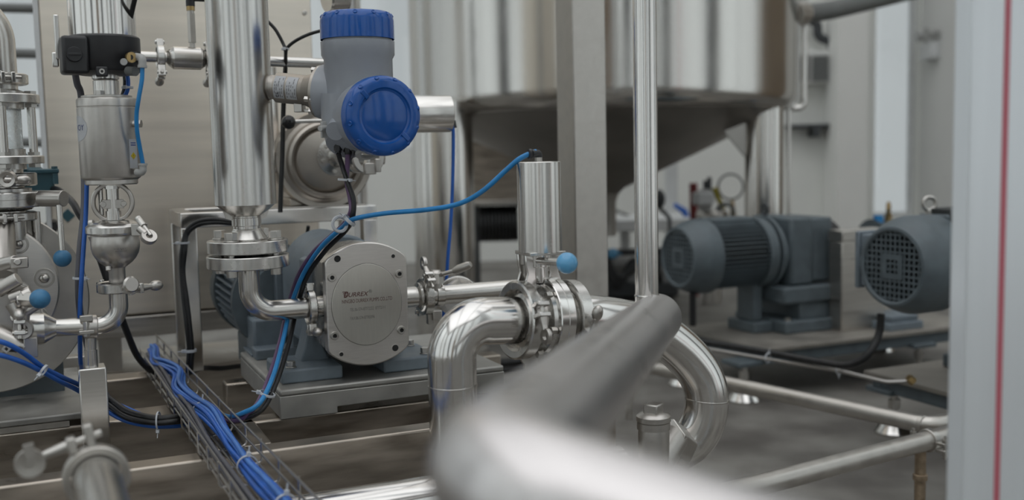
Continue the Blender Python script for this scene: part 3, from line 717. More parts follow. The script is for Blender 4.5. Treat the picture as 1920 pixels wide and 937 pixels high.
# ================================================================ PUMP
ZP = .43
q1, q3 = on_z(524, 732, ZP), on_z(412, 663, ZP)
pa, pb = ac(q1), bc(q1); lb = bc(q3)-pb
t = thing('steel_base_plate', 'grey weathered steel base plate under the lobe pump', 'base', G(pa, pb, ZB))
F = SK
b_ = MB(F); b_.box(pa, pa+.44, pb, pb+lb, ZP-.012, ZP); part('top_plate', b_, M['plate'], t, .004)
b_ = MB(F); b_.prism([(pa, ZP-.054), (pa+.105, ZP-.054), (pa+.105, ZP-.042), (pa+.30, ZP-.040), (pa+.30, ZP-.052), (pa+.44, ZP-.052), (pa+.44, ZP-.012), (pa, ZP-.012)], 0, .012, frame((0, pb+.012, 0), (0, -1, 0), (1, 0, 0))); part('front_apron', b_, M['plate'], t, .0015)
b_ = MB(F); b_.box(pa, pa+.012, pb+.013, pb+lb, ZP-.052, ZP-.012); part('side_apron', b_, M['plate'], t, .0015)
t = thing('lobe_pump', 'lobe pump with flat oval stainless face, lettering and grey-blue feet', 'pump', G(0, .15, ZP))
PF = frame(O, -B, A)
def PL(x, y, d=0): q = PF.inverted() @ hit(x, y, O, B); return V((q.x, q.y, d))
def oval(R, hw, n=64, cy=0):
    pts = []
    for k in range(n):
        an = 2*PI*k/n; x, y = R*math.cos(an), R*math.sin(an)
        if abs(x) > hw: y = math.copysign(min(abs(y), math.sqrt(R*R-hw*hw)), y) if y else 0; x = math.copysign(hw, x)
        pts.append((x, y+cy))
    out = []
    for p_ in pts:
        if not out or (abs(p_[0]-out[-1][0])+abs(p_[1]-out[-1][1])) > 1e-5: out.append(p_)
    return out
ov = oval(.1145, .0775)
fp = part('cover', MB(PF).prism(ov, -.024, 0, Matrix()), M['face'], t, .0025)
ov2 = [(x*.97, y*.965) for x, y in ov]
part('pump_head', MB(PF).prism(ov2, -.115, -.0245, Matrix()), M['machined'], t, .002)
dc = PL(688, 570.5)
ell = lambda rx, ry, n=64: [(dc.x+rx*math.cos(2*PI*k/n), dc.y+ry*math.sin(2*PI*k/n)) for k in range(n)]
part('disc_groove', MB(PF).prism(ell(.0672, .0765), -.001, .0003, Matrix()), M['engrave2'], fp)
part('oval_disc', MB(PF).prism(ell(.0662, .0755), -.001, .0014, Matrix()), M['disc'], t, .0005)
for (x, y) in ((622, 520), (748, 513), (627, 629), (752, 618)): socket_screw(t, PF @ PL(x, y, .0008), -B, .0078)
for (x, y, r) in ((632.5, 485, .0062), (741, 652, .0062), (737, 480, .0036), (640, 664, .0038)):
    c = PF @ PL(x, y); h = part('hole', MB(frame(c, -B, A)).lathe([(0, .0004), (r, .0004)], n=24), M['dark'], fp)
    part('hole_rim', MB().ring(c+B*-.0003, -B, r, r+.001, .0012, 24, .0002), M['face'], fp)
def word(txt, x0, x1, y, capx, m, z=.0017, shear=0, bold=0, parent=t):
    a, b = PL(x0, y), PL(x1, y); wd = b.x-a.x
    o = text(txt, capx*S_(1.9)*1.38, Matrix(), m, parent, shear=shear, bold=bold, depth=.0001)
    # fit width
    xs = [v.co.x + parent.location.x for v in o.data.vertices]; lo, hi = min(xs), max(xs)
    root = parent.location
    Ff = PF @ Matrix.Translation((a.x, a.y, z)) @ Matrix.Diagonal((wd/(hi-lo), 1, 1, 1)) @ Matrix.Translation((-lo, 0, 0))
    o.data.transform(Matrix.Translation(root)); o.data.transform(Ff); o.data.transform(Matrix.Translation(-root)); return o
word('URREX', 653, 691, 553, 8.5, M['inkred'], shear=.3, bold=.00012)
word('D', 644, 653, 553, 11, M['inkred'], shear=.3, bold=.0006)
word('®', 691, 697, 546, 6, M['engrave'])
word('NINGBO DURREX PUMPS CO.,LTD', 641, 735, 566, 7.2, M['inkred'])
word('TEL:86-574-87772222  87772111', 656, 722, 581, 6.2, M['engrave2'])
word('FAX:86-574-87785896', 657, 702, 597, 6.2, M['engrave2'])
# logo wing strokes
lg = MB(PF)
for k in range(3):
    a = PL(641+k*1.2, 548+k*3.2); b_p = PL(650, 548+k*3.2); lg.prism([(a.x, a.y), (b_p.x, b_p.y), (b_p.x, b_p.y+.0014), (a.x+.001, a.y+.0014)], .0016, .0018, Matrix())
part('logo_mark', lg, M['inkred'], t)
# gear case and feet (blue-grey casting)
zO = O.z
gp = MB(frame(G(0, 0, 0), -B, A))
arch = [(-.083, ZP+.05), (-.083, zO+.03)]+[(.083*math.cos(PI-PI*k/16)*1.0, zO+.03+.088*math.sin(PI*k/16)) for k in range(1, 16)]+[(.083, zO+.03), (.083, ZP+.05), (.05, ZP+.03), (-.05, ZP+.03)]
gp.prism(arch, -.36, -.165, Matrix()); part('gear_case', gp, M['bluegrey2'], t, .006)
gp = MB(frame(G(0, 0, 0), -B, A))
arch2 = [(-.070, zO-.06), (-.070, zO+.03)]+[(.070*math.cos(PI-PI*k/16), zO+.03+.066*math.sin(PI*k/16)) for k in range(1, 16)]+[(.070, zO+.03), (.070, zO-.06)]
gp.prism(arch2, -.165, -.115, Matrix()); part('lantern', gp, M['dark'], t)
gp = MB(frame(G(0, 0, 0), -B, A))
for s in (-1, 1):
    gp.prism([(s*.086, zO+.075), (s*.072, zO+.08), (s*.06, zO-.09), (s*.045, ZP+.02), (s*.105, ZP+.02), (s*.095, ZP+.05), (s*.086, zO-.06)], -.175, -.116, Matrix())
part('bracket', gp, M['bluegrey2'], t, .003)
for s in (-1, 1):
    f_ = part('foot', MB(SK).box(min(s*.04, s*.155), max(s*.04, s*.155), .045, .19, ZP, ZP+.026), M['bluegrey2'], t, .004)
    for bb in (.07, .165): hexbolt(f_, G(s*.132, bb, ZP+.026+.002), Z, .009, .010)
part('rear_foot', MB(SK).box(-.155, .155, .30, .355, ZP, ZP+.022), M['bluegrey2'], t, .003)
part('rear_foot_web', MB(SK).box(-.08, .08, .30, .345, ZP+.022, ZP+.06), M['bluegrey2'], t, .003)
# ports: ferrules of the head
I0 = on_b(604, 574.5, .068); I1 = on_b(765, 557.5, .068)
RP = .0205
mb = MB().cyl(I0+A*.03, I0-A*.018, RP); mb.cyl(I0-A*.018, I0-A*.022, RP, .028).cyl(I0+A*.018, I0+A*.002, .026, n=40); part('inlet_port', mb, M['tube'], t)
mb = MB().cyl(I1-A*.03, I1+A*.016, RP); mb.cyl(I1+A*.016, I1+A*.020, RP, .028); part('outlet_port', mb, M['tube'], t)

# pump motor behind
mc = G(-.065, .42, 0); mc.z = updown(mc, 562).z
t = thing('pump_motor', 'blue-grey finned motor of the lobe pump, seen left behind its elbow', 'motor', G(-.04, .5, ZB))
part('flange', MB(frame(mc, B, A)).lathe([(0, -.03), (.085, -.03), (.085, 0), (.115, 0), (.115, .02), (.06, .02)], n=56), M['bluegrey'], t)
part('housing', MB(frame(mc, B, A)).cyl((0, 0, .02), (0, 0, .27), .097, n=56), M['bluegrey2'], t)
fb = MB()
for k in range(44):
    an = 2*PI*k/44; Fk = frame(mc, B, A*math.cos(an)+Z*math.sin(an)); fb.M = Fk; fb.box(.095, .114, -.002, .002, .03, .25)
part('cooling_fins', fb, M['bluegrey2'], t)
part('fan_cowl', MB(frame(mc, B, A)).lathe([(0, .25), (.118, .25), (.119, .30), (.105, .34), (0, .345)], n=56), M['bluegrey'], t)
part('stand', MB(SK).box(-.14, .06, .45, .62, ZB, mc.z-.09), M['bluegrey'], t, .004)
t = thing('coupling_stand', 'blue-grey block standing on the pump base behind the inlet elbow', 'bracket', G(-.13, .28, ZP))
p = on_z(505, 662, ZP); a0, b0_ = ac(p), bc(p)
part('block', MB(SK).box(a0-.035, a0+.038, b0_-.02, b0_+.07, ZP, ZP+.078), M['bluegrey2'], t, .006)
part('base_flange', MB(SK).box(a0-.042, a0+.045, b0_-.027, b0_+.077, ZP, ZP+.006), M['bluegrey2'], t, .001)
part('upright', MB(SK).box(a0+.02, a0+.038, b0_+.0, b0_+.06, ZP+.078, ZP+.20), M['bluegrey2'], t, .003)
part('guard_plate', MB(SK).box(a0+.040, a0+.068, b0_-.0, b0_+.004, ZP, ZP+.175), M['satin'], t, .0008)

# ================================================================ INLET PIPE, FLANGES AND TALL VESSEL PIPE
VX = along(I0, A, 470)                       # where the vertical axis meets the inlet axis
t = thing('inlet_elbow', 'stainless elbow pipe rising from the pump inlet to a bolted flange', 'pipe', VX-Z*RP)
zf = lambda y: updown(VX, y).z
def VP(z): return V((VX.x, VX.y, z))
e_end = I0-A*.0225
part('elbow', MB().tube(path([e_end, VX, VP(zf(498))], .075, 16), .0192, 32), M['tube'], t)
mb = MB(); mb.cyl(e_end-A*.004, e_end, .028, n=40); part('ferrule', mb, M['machined'], t)
clamp(t, e_end+A*.0005, -A, .0335, V((0, 0, -1))*.99-B*.12, w=.015, eye=False, lever=1)
fz = [zf(500), zf(477), zf(472), zf(449)]
def flange(mb, z0, z1, R, r): mb.lathe([(r, z0), (R-.0015, z0), (R, z0+.0015), (R, z1-.0015), (R-.0015, z1), (r, z1)], VP(0), Z, 72, closed=True)
mb = MB(); flange(mb, fz[0], fz[1], .0735, .017); part('lower_flange', mb, M['machined'], t)
t = thing('vessel_pipe', 'wide polished vertical stainless pipe hanging over the bolted flange', 'pipe', VP(fz[2]-.001))
mb = MB(); flange(mb, fz[2], fz[3], .0715, .017); fl = part('upper_flange', mb, M['machined'], t)
part('gasket', MB().cyl(VP(fz[1]), VP(fz[2]), .036, n=48), M['dark'], fl)
for k in range(4):
    an = 1.29+k*PI/2; d = V((math.cos(an), math.sin(an), 0))*.056
    bt_ = part('flange_bolt', MB().hexa(VP(fz[3]+.003)+d, VP(fz[3]+.017)+d, .0115).cyl(VP(fz[3])+d, VP(fz[3]+.003)+d, .0135), M['bolt'], fl, .0008)
    part('bolt_nut', MB().cyl(VP(fz[0])+d, VP(fz[0]-.013)+d, .0105, n=12).cyl(VP(fz[0])+d, VP(fz[3])+d, .006), M['bolt'], bt_, .0006)
zb_ = zf(383)
part('neck', MB().lathe([(.036, fz[3]), (.0365, fz[3]+.002), (.030, fz[3]+.012), (.0262, zf(431)), (.0262, zf(430)), (.0245, zf(428)), (.0245, zf(423)), (.0262, zf(422)), (.0262, zf(408)), (.0245, zf(407)), (.0245, zf(405)), (.043, zf(392)), (.0525, zb_), (.0, zb_)], VP(0), Z, 56), M['tube'], t)
for s in (-1, 1):
    part('lug', MB(frame(VP(zf(400)), (0, 0, 1), A)).prism([(s*.025, -.012), (s*.036, -.008), (s*.044, .014), (s*.028, .012)], -.002, .002, frame((0, 0, 0), (0, -1, 0), (1, 0, 0))).cyl((s*.033, -.004, .0), (s*.033, .004, .0), .004), M['cast'], t)
part('wide_body', MB().lathe([(.050, zb_-.0005), (.0545, zb_), (.0545, zb_+.9), (.0, zb_+.9)], VP(0), Z, 72), M['vessel'], t)

# ================================================================ OUTLET PIPE
t = thing('outlet_pipe', 'slim stainless outlet pipe running right from the pump to the valve', 'pipe', I1-Z*RP+A*.03)
oe = along(I1, A, 950)
part('pipe_run', MB().tube([I1+A*.021, oe+A*.03], .0192, 32), M['tube'], t)
mb = MB(); ferrule(mb, I1+A*.022, A, RP, .028, .003); part('ferrule', mb, M['machined'], t)
c = along(I1, A, 797); clamp(t, c, A, .0375, Z*.75-B*.62, w=.018, eye=True, lever=-1)
c2_ = along(I1, A, 822); part('collar', MB().cyl(c2_-A*.008, c2_+A*.008, .0225, n=40, ch=.001), M['tube'], t)
# lever valve behind the pipe
bvc = P(860, 556, 2.12)
t = thing('butterfly_valve', 'small valve with long steel lever above the slim outlet pipe', 'valve', bvc-Z*.04)
part('valve_ring', MB().ring(bvc, A*.4+B*.9, .030, .043, .02, 56), M['machined'], t)
part('valve_pipe', MB().tube([bvc-(A*.4+B*.9)*.06, bvc+(A*.4+B*.9)*.12], .026, 28), M['tube'], t)
s0 = P(817, 548, 2.02); s1 = P(817, 512, 2.02)
part('stem', MB().cyl(s0, s1, .011, n=24).cyl(P(817, 530, 2.02), P(817, 509, 2.02), .0165, .013, n=6).cyl(P(817, 511, 2.02), P(817, 506, 2.02), .014, .009), M['cast'], t)
part('stem_bridge', MB().tube(spline([s0, P(835, 546, 2.06), bvc+Z*.03]), .010, 12), M['cast'], t)
lv = part('lever', MB().cyl(P(822, 516, 2.02), P(858, 506, 2.0), .0045), M['tube'], t)
part('lever_grip', MB().lathe([(0, 0), (.006, .0), (.0085, .012), (.0078, .034), (.0055, .04), (0, .041)], P(851, 508, 2.0), P(890, 492, 1.98)-P(851, 508, 2.0), 20), M['satin'], lv)
part('screw_ear', MB().obox(P(872, 548, 2.12), .012, .006, .012, Z, A).cyl(P(868, 540, 2.10), P(882, 534, 2.10), .006), M['cast'], t, .002)
part('lower_ear', MB().obox(P(818, 590, 2.02), .010, .008, .010, Z, A).obox(P(806, 596, 2.02), .006, .006, .012, Z, A), M['cast'], t, .002)
# ================================================================ BUTTERFLY VALVE WITH UPRIGHT ACTUATOR, BIG ELBOWS
RB = .0382
k1 = P(968, 600, 1.66); k2 = P(1112, 597, 1.735); VA = (k2-k1).normalized()
kL = P(849, 725, 1.60)          # centre line of the down-going left pipe
t = thing('left_bend_pipe', 'polished pipe bending from the valve down to a tee at bottom centre', 'pipe', (kL.x, kL.y, 0.0))
corner = V((kL.x, kL.y, k1.z)); corner = k1-VA*((k1-kL).to_2d().length)
kb = V((corner.x, corner.y, updown(V((corner.x, corner.y, .4)), 893).z))
part('bend', MB().tube(path([k1, corner, kb], .118, 28), RB, 48), M['polished'], t)
wz = V((corner.x, corner.y, updown(V((corner.x, corner.y, .4)), 722).z)); part('weld_seam', MB().ring(wz, Z, RB-.001, RB+.0007, .003, 56, .0003), M['tube'], t)
wz2 = V((corner.x, corner.y, updown(V((corner.x, corner.y, .4)), 838).z)); part('weld_seam', MB().ring(wz2, Z, RB-.001, RB+.0006, .002, 56, .0003), M['tube'], t)
tp = kb-Z*.03
part('tee_run', MB().tube([tp+A*.30, tp+A*.02-Z*.001, tp-A*.62], RB, 40), M['polished'], t)
for x_ in (.18, -.5):
    q = tp+A*x_; part('support_foot', MB().cyl((q.x, q.y, 0), (q.x, q.y, q.z-RB+.004), .014).cyl((q.x, q.y, 0), (q.x, q.y, .008), .04), M['satin'], t)
# valve
vc = P(1022, 602, 1.69); vc = k1+VA*((vc-k1).dot(VA))
t = thing('butterfly_valve', 'large stainless valve with upright cylinder actuator and round blue knob handle', 'valve', vc-Z*.07)
Lc = k1+VA*.0; Rr = k1+VA*((k2-k1).length)
d_ = lambda x: (along(k1, VA, x)-k1).dot(VA)
def at(d): return k1+VA*d
s1_, s2_, s3_, s4_ = d_(972), d_(1010), d_(1038), d_(1075)
part('left_liner', MB(frame(at(0), VA)).lathe([(RB-.003, s1_-.004), (RB+.006, s1_), (RB+.006, s2_-.008), (RB+.02, s2_-.006), (RB+.022, s2_), (RB-.003, s2_)], n=72, closed=True), M['machined'], t)
part('valve_body', MB(frame(at(0), VA)).lathe([(RB-.002, s2_), (.069, s2_), (.0705, s2_+.0015), (.0705, (s2_+s3_)/2-.0012), (.0695, (s2_+s3_)/2-.0004), (.0695, (s2_+s3_)/2+.0004), (.0705, (s2_+s3_)/2+.0012), (.0705, s3_-.0015), (.069, s3_), (RB-.002, s3_)], n=80, closed=True), M['polished'], t)
part('right_liner', MB(frame(at(0), VA)).lathe([(RB-.003, s3_), (RB+.016, s3_), (RB+.012, s3_+.012), (RB+.006, s3_+.018), (RB+.006, s4_-.008), (RB-.003, s4_)], n=72, closed=True), M['machined'], t)
clamp(t, at(s1_+.001), VA, .0635, (Z*.35-B*.93), w=.021, eye=True, lever=1)
clamp(t, at(s4_-.012), VA, .066, (-Z*.25-B*.95), w=.023, eye=False, lever=-1)
Fv = frame(at(s2_-.004), -VA, Z)
for k in range(6):
    an = .35+2*PI*k/6; d = (Fv.to_3x3() @ V((math.cos(an), math.sin(an), 0)))*.057
    hexbolt(t, at(s2_-.001)+d, -VA, .0065, .011, False, 'body_screw')
part('end_disc', MB().obox(at(s2_-.012)-Z*.058+A*0, .018, .003, .022, Z, A).cyl(at(s2_-.012)-Z*.052-B*.003, at(s2_-.012)-Z*.052+B*.003, .026, n=36), M['satin'], t, .001)
# actuator: bracket, cylinder, fitting
ab = P(1013, 472, 1.69); av = lambda y: V((ab.x, ab.y, updown(ab, y).z))
ac_ = part('actuator', MB().lathe([(0, 0), (.0345, 0), (.0355, .001), (.0355, (av(303)-av(472)).z-.001), (.0345, (av(303)-av(472)).z), (0, (av(303)-av(472)).z)], ab, Z, 64), M['brushed'], t, label='upright brushed cylinder')
part('hose_fitting', MB().cyl(av(303), av(294), .006, n=6).cyl(av(296), av(293), .0045), M['bolt'], ac_)
tpf = av(288); part('hose_elbow', MB().tube(path([av(295), tpf+Z*.001, tpf-A*.014-B*.004], .006), .0062, 14).cyl(tpf-A*.013, tpf-A*.018, .008), M['blackp'], ac_)
part('port_screw', MB().cyl(av(328)+A*.0355, av(328)+A*.039, .002), M['bolt'], ac_)
bk = MB()
for s, xx in ((-1, -.019), (1, .022)):
    base = av(472)+A*xx
    F_ = frame(av(472), -B, A)
    n0 = [(xx-.011, 0), (xx+.011, 0), (xx+.010, -.022), (xx+.008, -.034), (xx+.017*(1 if s > 0 else .6), -.055), (xx+.017*(1 if s > 0 else .6), -.075), (xx-.014, -.075), (xx-.014, -.055), (xx-.007, -.034), (xx-.010, -.022)]
    bk.prism(n0, .0, .006, F_)
    bk.prism(n0, -.030, -.024, F_)
br = part('bracket', bk, M['polished'], t, .002)
part('stem_hub', MB().cyl(av(474), av(500), .0175, n=40, ch=.001).cyl(av(500), av(528), .0125, n=32), M['polished'], t)
part('bracket_cap', MB().obox(av(474)+Z*.001, .032, .030, .003, Z, A), M['machined'], t, .001)
h0 = av(487)-B*.010+A*.0; kn = P(1063, 493, 1.60)
hl = part('handle', MB().cyl(h0-A*.008, kn, .0062, .0068, n=24), M['polished'], t)
part('ball_knob', MB().sphere(kn, .0168, 36), M['knob'], hl, label='glossy blue ball')
part('side_bolt', MB().hexa(P(1036, 512, 1.73), P(1036, 512, 1.73)-B*.012, .007), M['bolt'], t)
# right of the valve: pipe into the big return bend
t = thing('return_bend_pipe', 'polished pipe leaving the valve right and curling in a large U bend', 'pipe', P(1250, 840, 1.86)-Z*.04)
c = [at(s4_-.006), P(1112, 597, 1.735), P(1165, 603, 1.77), P(1222, 618, 1.80), P(1275, 655, 1.82), P(1312, 700, 1.83), P(1325, 748, 1.83), P(1317, 793, 1.83), P(1296, 826, 1.83), P(1268, 845, 1.82)]
part('bend', MB().tube(spline(c, 6), RB*1.03, 48), M['polished'], t)
part('weld_seam', MB().ring(P(1325, 747, 1.83), P(1324, 753, 1.83)-P(1325, 741, 1.83), RB*1.0, RB*1.03+.0008, .003, 56, .0003), M['tube'], t)
u0, u1 = P(1286, 836, 1.80), P(1252, 812, 1.755)
part('union_nut', MB().hexa(P(1272, 838, 1.80), P(1247, 820, 1.735), .036), M['cast'], t, .002)
# Y strainer with capped top
sc = P(1226, 842, 1.66)
t = thing('strainer', 'satin steel strainer with round screw cap and square boss under the thick pipe', 'strainer', (sc.x, sc.y, 0.0))
st = lambda y: V((sc.x, sc.y, updown(sc, y).z))
part('body', MB().lathe([(0, st(900).z), (.024, st(900).z), (.0255, st(812).z), (.0245, st(803).z), (0, st(802).z)], (sc.x, sc.y, 0), Z, 48), M['cast'], t)
part('screw_cap', MB().lathe([(0, st(803).z), (.027, st(803).z), (.027, st(790).z), (.0255, st(789).z), (.028, st(788).z), (.028, st(779).z), (.024, st(775).z), (.014, st(772).z), (0, st(772).z)], (sc.x, sc.y, 0), Z, 56), M['cast'], t)
part('square_boss', MB(frame(st(772), Z, A*.6-B)).box(-.0125, .0125, -.0125, .0125, -.002, .014), M['cast'], t, .002)
part('branch', MB().tube([st(880), P(1262, 822, 1.745)], .026, 32), M['cast'], t)
part('leg', MB().cyl(V((sc.x, sc.y, 0)), st(900), .014), M['satin'], t)

# ================================================================ FOREGROUND PIPE WITH POLE (strongly out of focus nearby)
f0 = P(1232, 596, 1.60)                # far end axis
f1 = P(905, 905, .50)                   # corner near the lens
f2 = P(1760, 1190, .43)
t = thing('foreground_pipe', 'thick blurred stainless pipe in the foreground bending right towards the lens', 'pipe', (f1.x, f1.y, 0))
fd = (f0-f1).normalized()
part('pipe_bend', MB().tube(path([f0, f1, f2], .05, 14), RB, 64), M['fore'], t)
part('end_cap', MB().lathe([(RB, 0), (RB*.98, .004), (RB*.86, .012), (RB*.55, .019), (0, .021)], f0, fd, 56), M['fore'], t)
part('support_leg', MB().cyl(V((f1.x, f1.y, 0)), f1-Z*RB*.8, .012), M['satin'], t)
pb_ = P(1213, 552, 1.57)
pt_ = part('pole', MB().cyl(pb_-Z*.022, pb_+Z*.75, .0178, n=56), M['polished'], t, label='slim upright polished pole')
part('weld_bead', MB().lathe([(.0178+.0015*math.cos(q*PI/3), .0015*math.sin(q*PI/3)) for q in range(6)], pb_-Z*.001, Z, 56, closed=True), M['tube'], pt_)

# clamped pipe at the lower left, close to the lens
cr_ = P(181, 893, 1.15); dn = (P(203, 985, .98)-cr_).normalized()
t = thing('clamped_pipe_end', 'blurred pipe end with open wing-nut clamp at the lower left corner', 'pipe', (cr_.x, cr_.y, 0))
part('pipe_run', MB().tube([cr_-dn*.02, cr_+dn*.5], .0262, 48), M['tube'], t)
Fc = frame(cr_, dn, V((-.18, 0, 1)))
cp = part('clamp', MB(Fc).lathe([(.0275, -.009), (.0345, -.010), (.036, -.008), (.036, .008), (.0345, .010), (.0275, .009)], n=64, closed=True), M['satin'], t)
xs = 1 if (Fc.to_3x3() @ V((0, 1, 0))).x > 0 else -1
e = MB(Fc); e.box(.033, .062, xs*.004-.004, xs*.004+.006, -.008, .008); e.box(.033, .052, -xs*.017-.005, -xs*.017+.005, -.008, .008); part('clamp_ears', e, M['satin'], cp, .002)
nb = MB(Fc); nb.cyl((.048, xs*.016, 0), (.043, -xs*.03, 0), .0038); nb.cyl((.043, -xs*.022, 0), (.040, -xs*.047, 0), .0062, .0045)
part('bolt', nb, M['bolt'], cp)
nb = MB(Fc @ frame((.036, -xs*.062, 0), (0, .0, 1), (1, 0, 0))); nb.lathe([(.0075, -.003), (.0155, -.004), (.0165, 0), (.0155, .004), (.0075, .003)], n=28, closed=True).lathe([(0, -.001), (.0075, -.001), (.0075, .001), (0, .001)], n=24)
nb.box(.006, .021, xs*.004-.004, xs*.004+.007, -.004, .004); part('wing_nut', nb, M['satin'], cp)
part('leg', MB().cyl(V((cr_.x, cr_.y, 0)), cr_-Z*.022, .012), M['satin'], t)
# ================================================================ STEEL TABLE FRAME BEHIND THE PUMP
tl = P(338, 400, 2.27); wT = .033; zt = tl.z; a0, b0_ = ac(tl), bc(tl)
t = thing('table_frame', 'polished square-tube table frame standing behind the vessel pipe and pump', 'table', G(a0, b0_, ZB))
LT = ac(along(tl, A, 706))-a0; DT = .20
part('front_rail', MB(SK).box(a0, a0+LT, b0_, b0_+wT, zt-wT, zt), M['polished'], t, .002)
part('rear_rail', MB(SK).box(a0, a0+LT, b0_+DT, b0_+DT+wT, zt-wT, zt), M['polished'], t, .002)
part('side_rail', MB(SK).box(a0, a0+wT, b0_+wT, b0_+DT, zt-wT, zt), M['polished'], t, .002)
part('side_rail', MB(SK).box(a0+LT-wT, a0+LT, b0_+wT, b0_+DT, zt-wT, zt), M['polished'], t, .002)
for (a, b) in ((a0, b0_), (a0+LT-wT, b0_), (a0, b0_+DT), (a0+LT-wT, b0_+DT)):
    part('leg', MB(SK).box(a, a+wT, b, b+wT, ZB-.0 if a == a0 else ZB, zt-wT), M['polished'], t, .002)
part('top_sheet', MB(SK).box(a0+.18, a0+LT-.02, b0_+.02, b0_+DT+.02, zt, zt+.003), M['satin'], t, .0005)
# round clamped housing on the table
hcn = P(612, 300, 2.42); 
t = thing('round_clamped_housing', 'large round stainless pump housing with ring clamp on the table behind the transmitter', 'pump', G(ac(hcn), bc(hcn), zt))
HF = frame(hcn, -B, A)
part('back_shell', MB(HF).lathe([(0, -.20), (.07, -.20), (.095, -.17), (.108, -.10), (.110, -.045), (.098, -.04), (0, -.04)], n=72), M['warmcast'], t)
part('front_cover', MB(HF).lathe([(0, .006), (.066, .004), (.069, .002), (.074, -.004), (.077, .006), (.083, .011), (.089, .006), (.092, -.012), (.100, -.016), (.100, -.03), (0, -.03)], n=80), M['warmcast'], t)
cp = part('ring_clamp', MB(HF).lathe([(.098, -.046), (.112, -.048), (.1145, -.044), (.1145, -.020), (.112, -.016), (.098, -.018)], n=80, closed=True), M['warmcast'], t)
e = MB(HF)
e.box(-.145, -.112, .014, .024, -.045, -.020).box(-.145, -.112, -.026, -.016, -.045, -.020).cyl((-.139, -.036, -.032), (-.139, .036, -.032), .005); part('clamp_ears', e, M['warmcast'], cp, .002)
part('black_sleeve', MB(HF).cyl((-.132, -.09, -.034), (-.132, .06, -.034), .006), M['blackp'], cp)
hub = MB(HF); hub.lathe([(0, .0), (.044, .003), (.046, .010), (.040, .012), (.026, .020), (.0225, .03), (.0225, .075), (0, .075)], (.022, .008, .0), V((0, 0, 1)), 48); part('hub', hub, M['machined'], t)
for k in range(6):
    an = 2*PI*k/6+.3; c = HF @ V((.022+.035*math.cos(an), .008+.035*math.sin(an), .011)); hexbolt(t, c, -B, .0055, .008, False, 'hub_bolt')
for s in (-1, 1): part('foot', MB(SK).box(ac(hcn)+s*.065-.016, ac(hcn)+s*.065+.016, bc(hcn)+.03, bc(hcn)+.15, zt+.003, hcn.z-.088), M['warmcast'], t, .003)
part('feed_pipe', MB().tube([hcn-A*.105+B*.12+Z*.03, hcn-A*.105+B*.12+Z*.22], .022, 28), M['tube'], t)
# valve and horizontal actuator in front of the housing hub
va = P(705, 290, 2.20)
t = thing('horizontal_actuator_valve', 'valve with brushed steel cylinder lying sideways behind the round blue cap', 'valve', HF @ V((.022, .008, .0755)))
hx = P(742, 214, 2.16); he = P(843, 213, 2.20); hd = (he-hx).normalized()
part('actuator', MB().lathe([(0, 0), (.038, 0), (.0385, .001), (.0385, (he-hx).length-.001), (.0375, (he-hx).length), (0, (he-hx).length)], hx, hd, 64), M['brushed'], t)
part('fitting', MB().tube([he-Z*.018, he-Z*.018+hd*.008, he-Z*.030+hd*.009], .006, 12), M['blackp'], t)
kk = MB(); c0 = HF @ V((.022, .008, .0755)); vv = c0+A*.055-B*.02
kk.tube(path([c0, c0-B*.05, vv-B*.04+A*.02], .02), .020, 28); part('valve_pipe', kk, M['tube'], t)
cE = P(690, 296, 2.16)
part('valve_ring', MB().ring(cE, V((.35, -.93, .05)), .022, .033, .014, 48), M['cast'], t)
cp = part('clamp', MB().ring(P(668, 297, 2.18), V((.6, -.8, .1)), .022, .030, .012, 48), M['machined'], t)
part('clamp_ears', MB().obox(P(693, 316, 2.15), .012, .008, .012, Z, A).obox(P(708, 310, 2.15), .006, .006, .014, Z, A), M['cast'], cp, .002)
part('bracket_arm', MB().tube([hx+hd*.01, P(700, 255, 2.18), cE+Z*.01], .013, 16), M['satin'], t)
lv = part('lever', MB().cyl(P(541, 228, 2.16), P(618, 226, 2.2), .0042), M['tube'], t); part('ball_knob', MB().sphere(P(541, 229, 2.16), .0145, 28), M['knobk'], lv, label='shiny black ball')
part('lever_boss', MB().cyl(P(612, 226, 2.19), P(690, 270, 2.18), .012), M['cast'], t)

# ================================================================ LEVEL TRANSMITTER (blue caps)
tc_ = P(673, 150, 1.84)
t = thing('level_transmitter', 'pale grey transmitter with two glossy blue screw caps, clamped to the vessel pipe', 'transmitter', tc_-Z*.11)
TV = lambda y: V((tc_.x, tc_.y, updown(tc_, y).z))
def cap(R, L, cx, ax, name, n=12, dish=False, x=None):
    F = frame(cx, ax, x); mb = MB(F); m = 96; prof = [(R, 0), (R, L*.68), (R*.97, L*.86), (R*.90, L*.97), (R*.84, L)]
    rings = []
    def rr(r, h, k):
        an = 2*PI*k/m; d = 0
        if L*.75 < h < L*.99:
            ph = (k % (m//n))-(m//n)/2; q = max(0, 1-abs(ph)/1.6); d = q*R*.03
        return (r-d)
    for r, h in prof: rings.append([mb.v((rr(r, h, k)*math.cos(2*PI*k/m), rr(r, h, k)*math.sin(2*PI*k/m), h)) for k in range(m)])
    if dish: inner = [(R*.70, L), (R*.67, L*.90), (R*.62, L*.87), (R*.60, L*.90), (0, L*.90)]
    else: inner = [(R*.70, L*1.0), (0, L*1.0)]
    for r, h in inner:
        if r == 0: c = mb.v((0, 0, h)); rings.append([c])
        else: rings.append([mb.v((r*math.cos(2*PI*k/m), r*math.sin(2*PI*k/m), h)) for k in range(m)])
    for a, b in zip(rings, rings[1:]):
        for k in range(m):
            k2 = (k+1) % m
            if len(b) == 1: mb.f([a[k], a[k2], b[0]])
            else: mb.f([a[k], a[k2], b[k2], b[k]])
    return part(name, mb, M['bluecap'], t, angle=40)
zt0, zt1, zt2 = TV(75).z, TV(24).z, TV(130).z
Rh = .0595
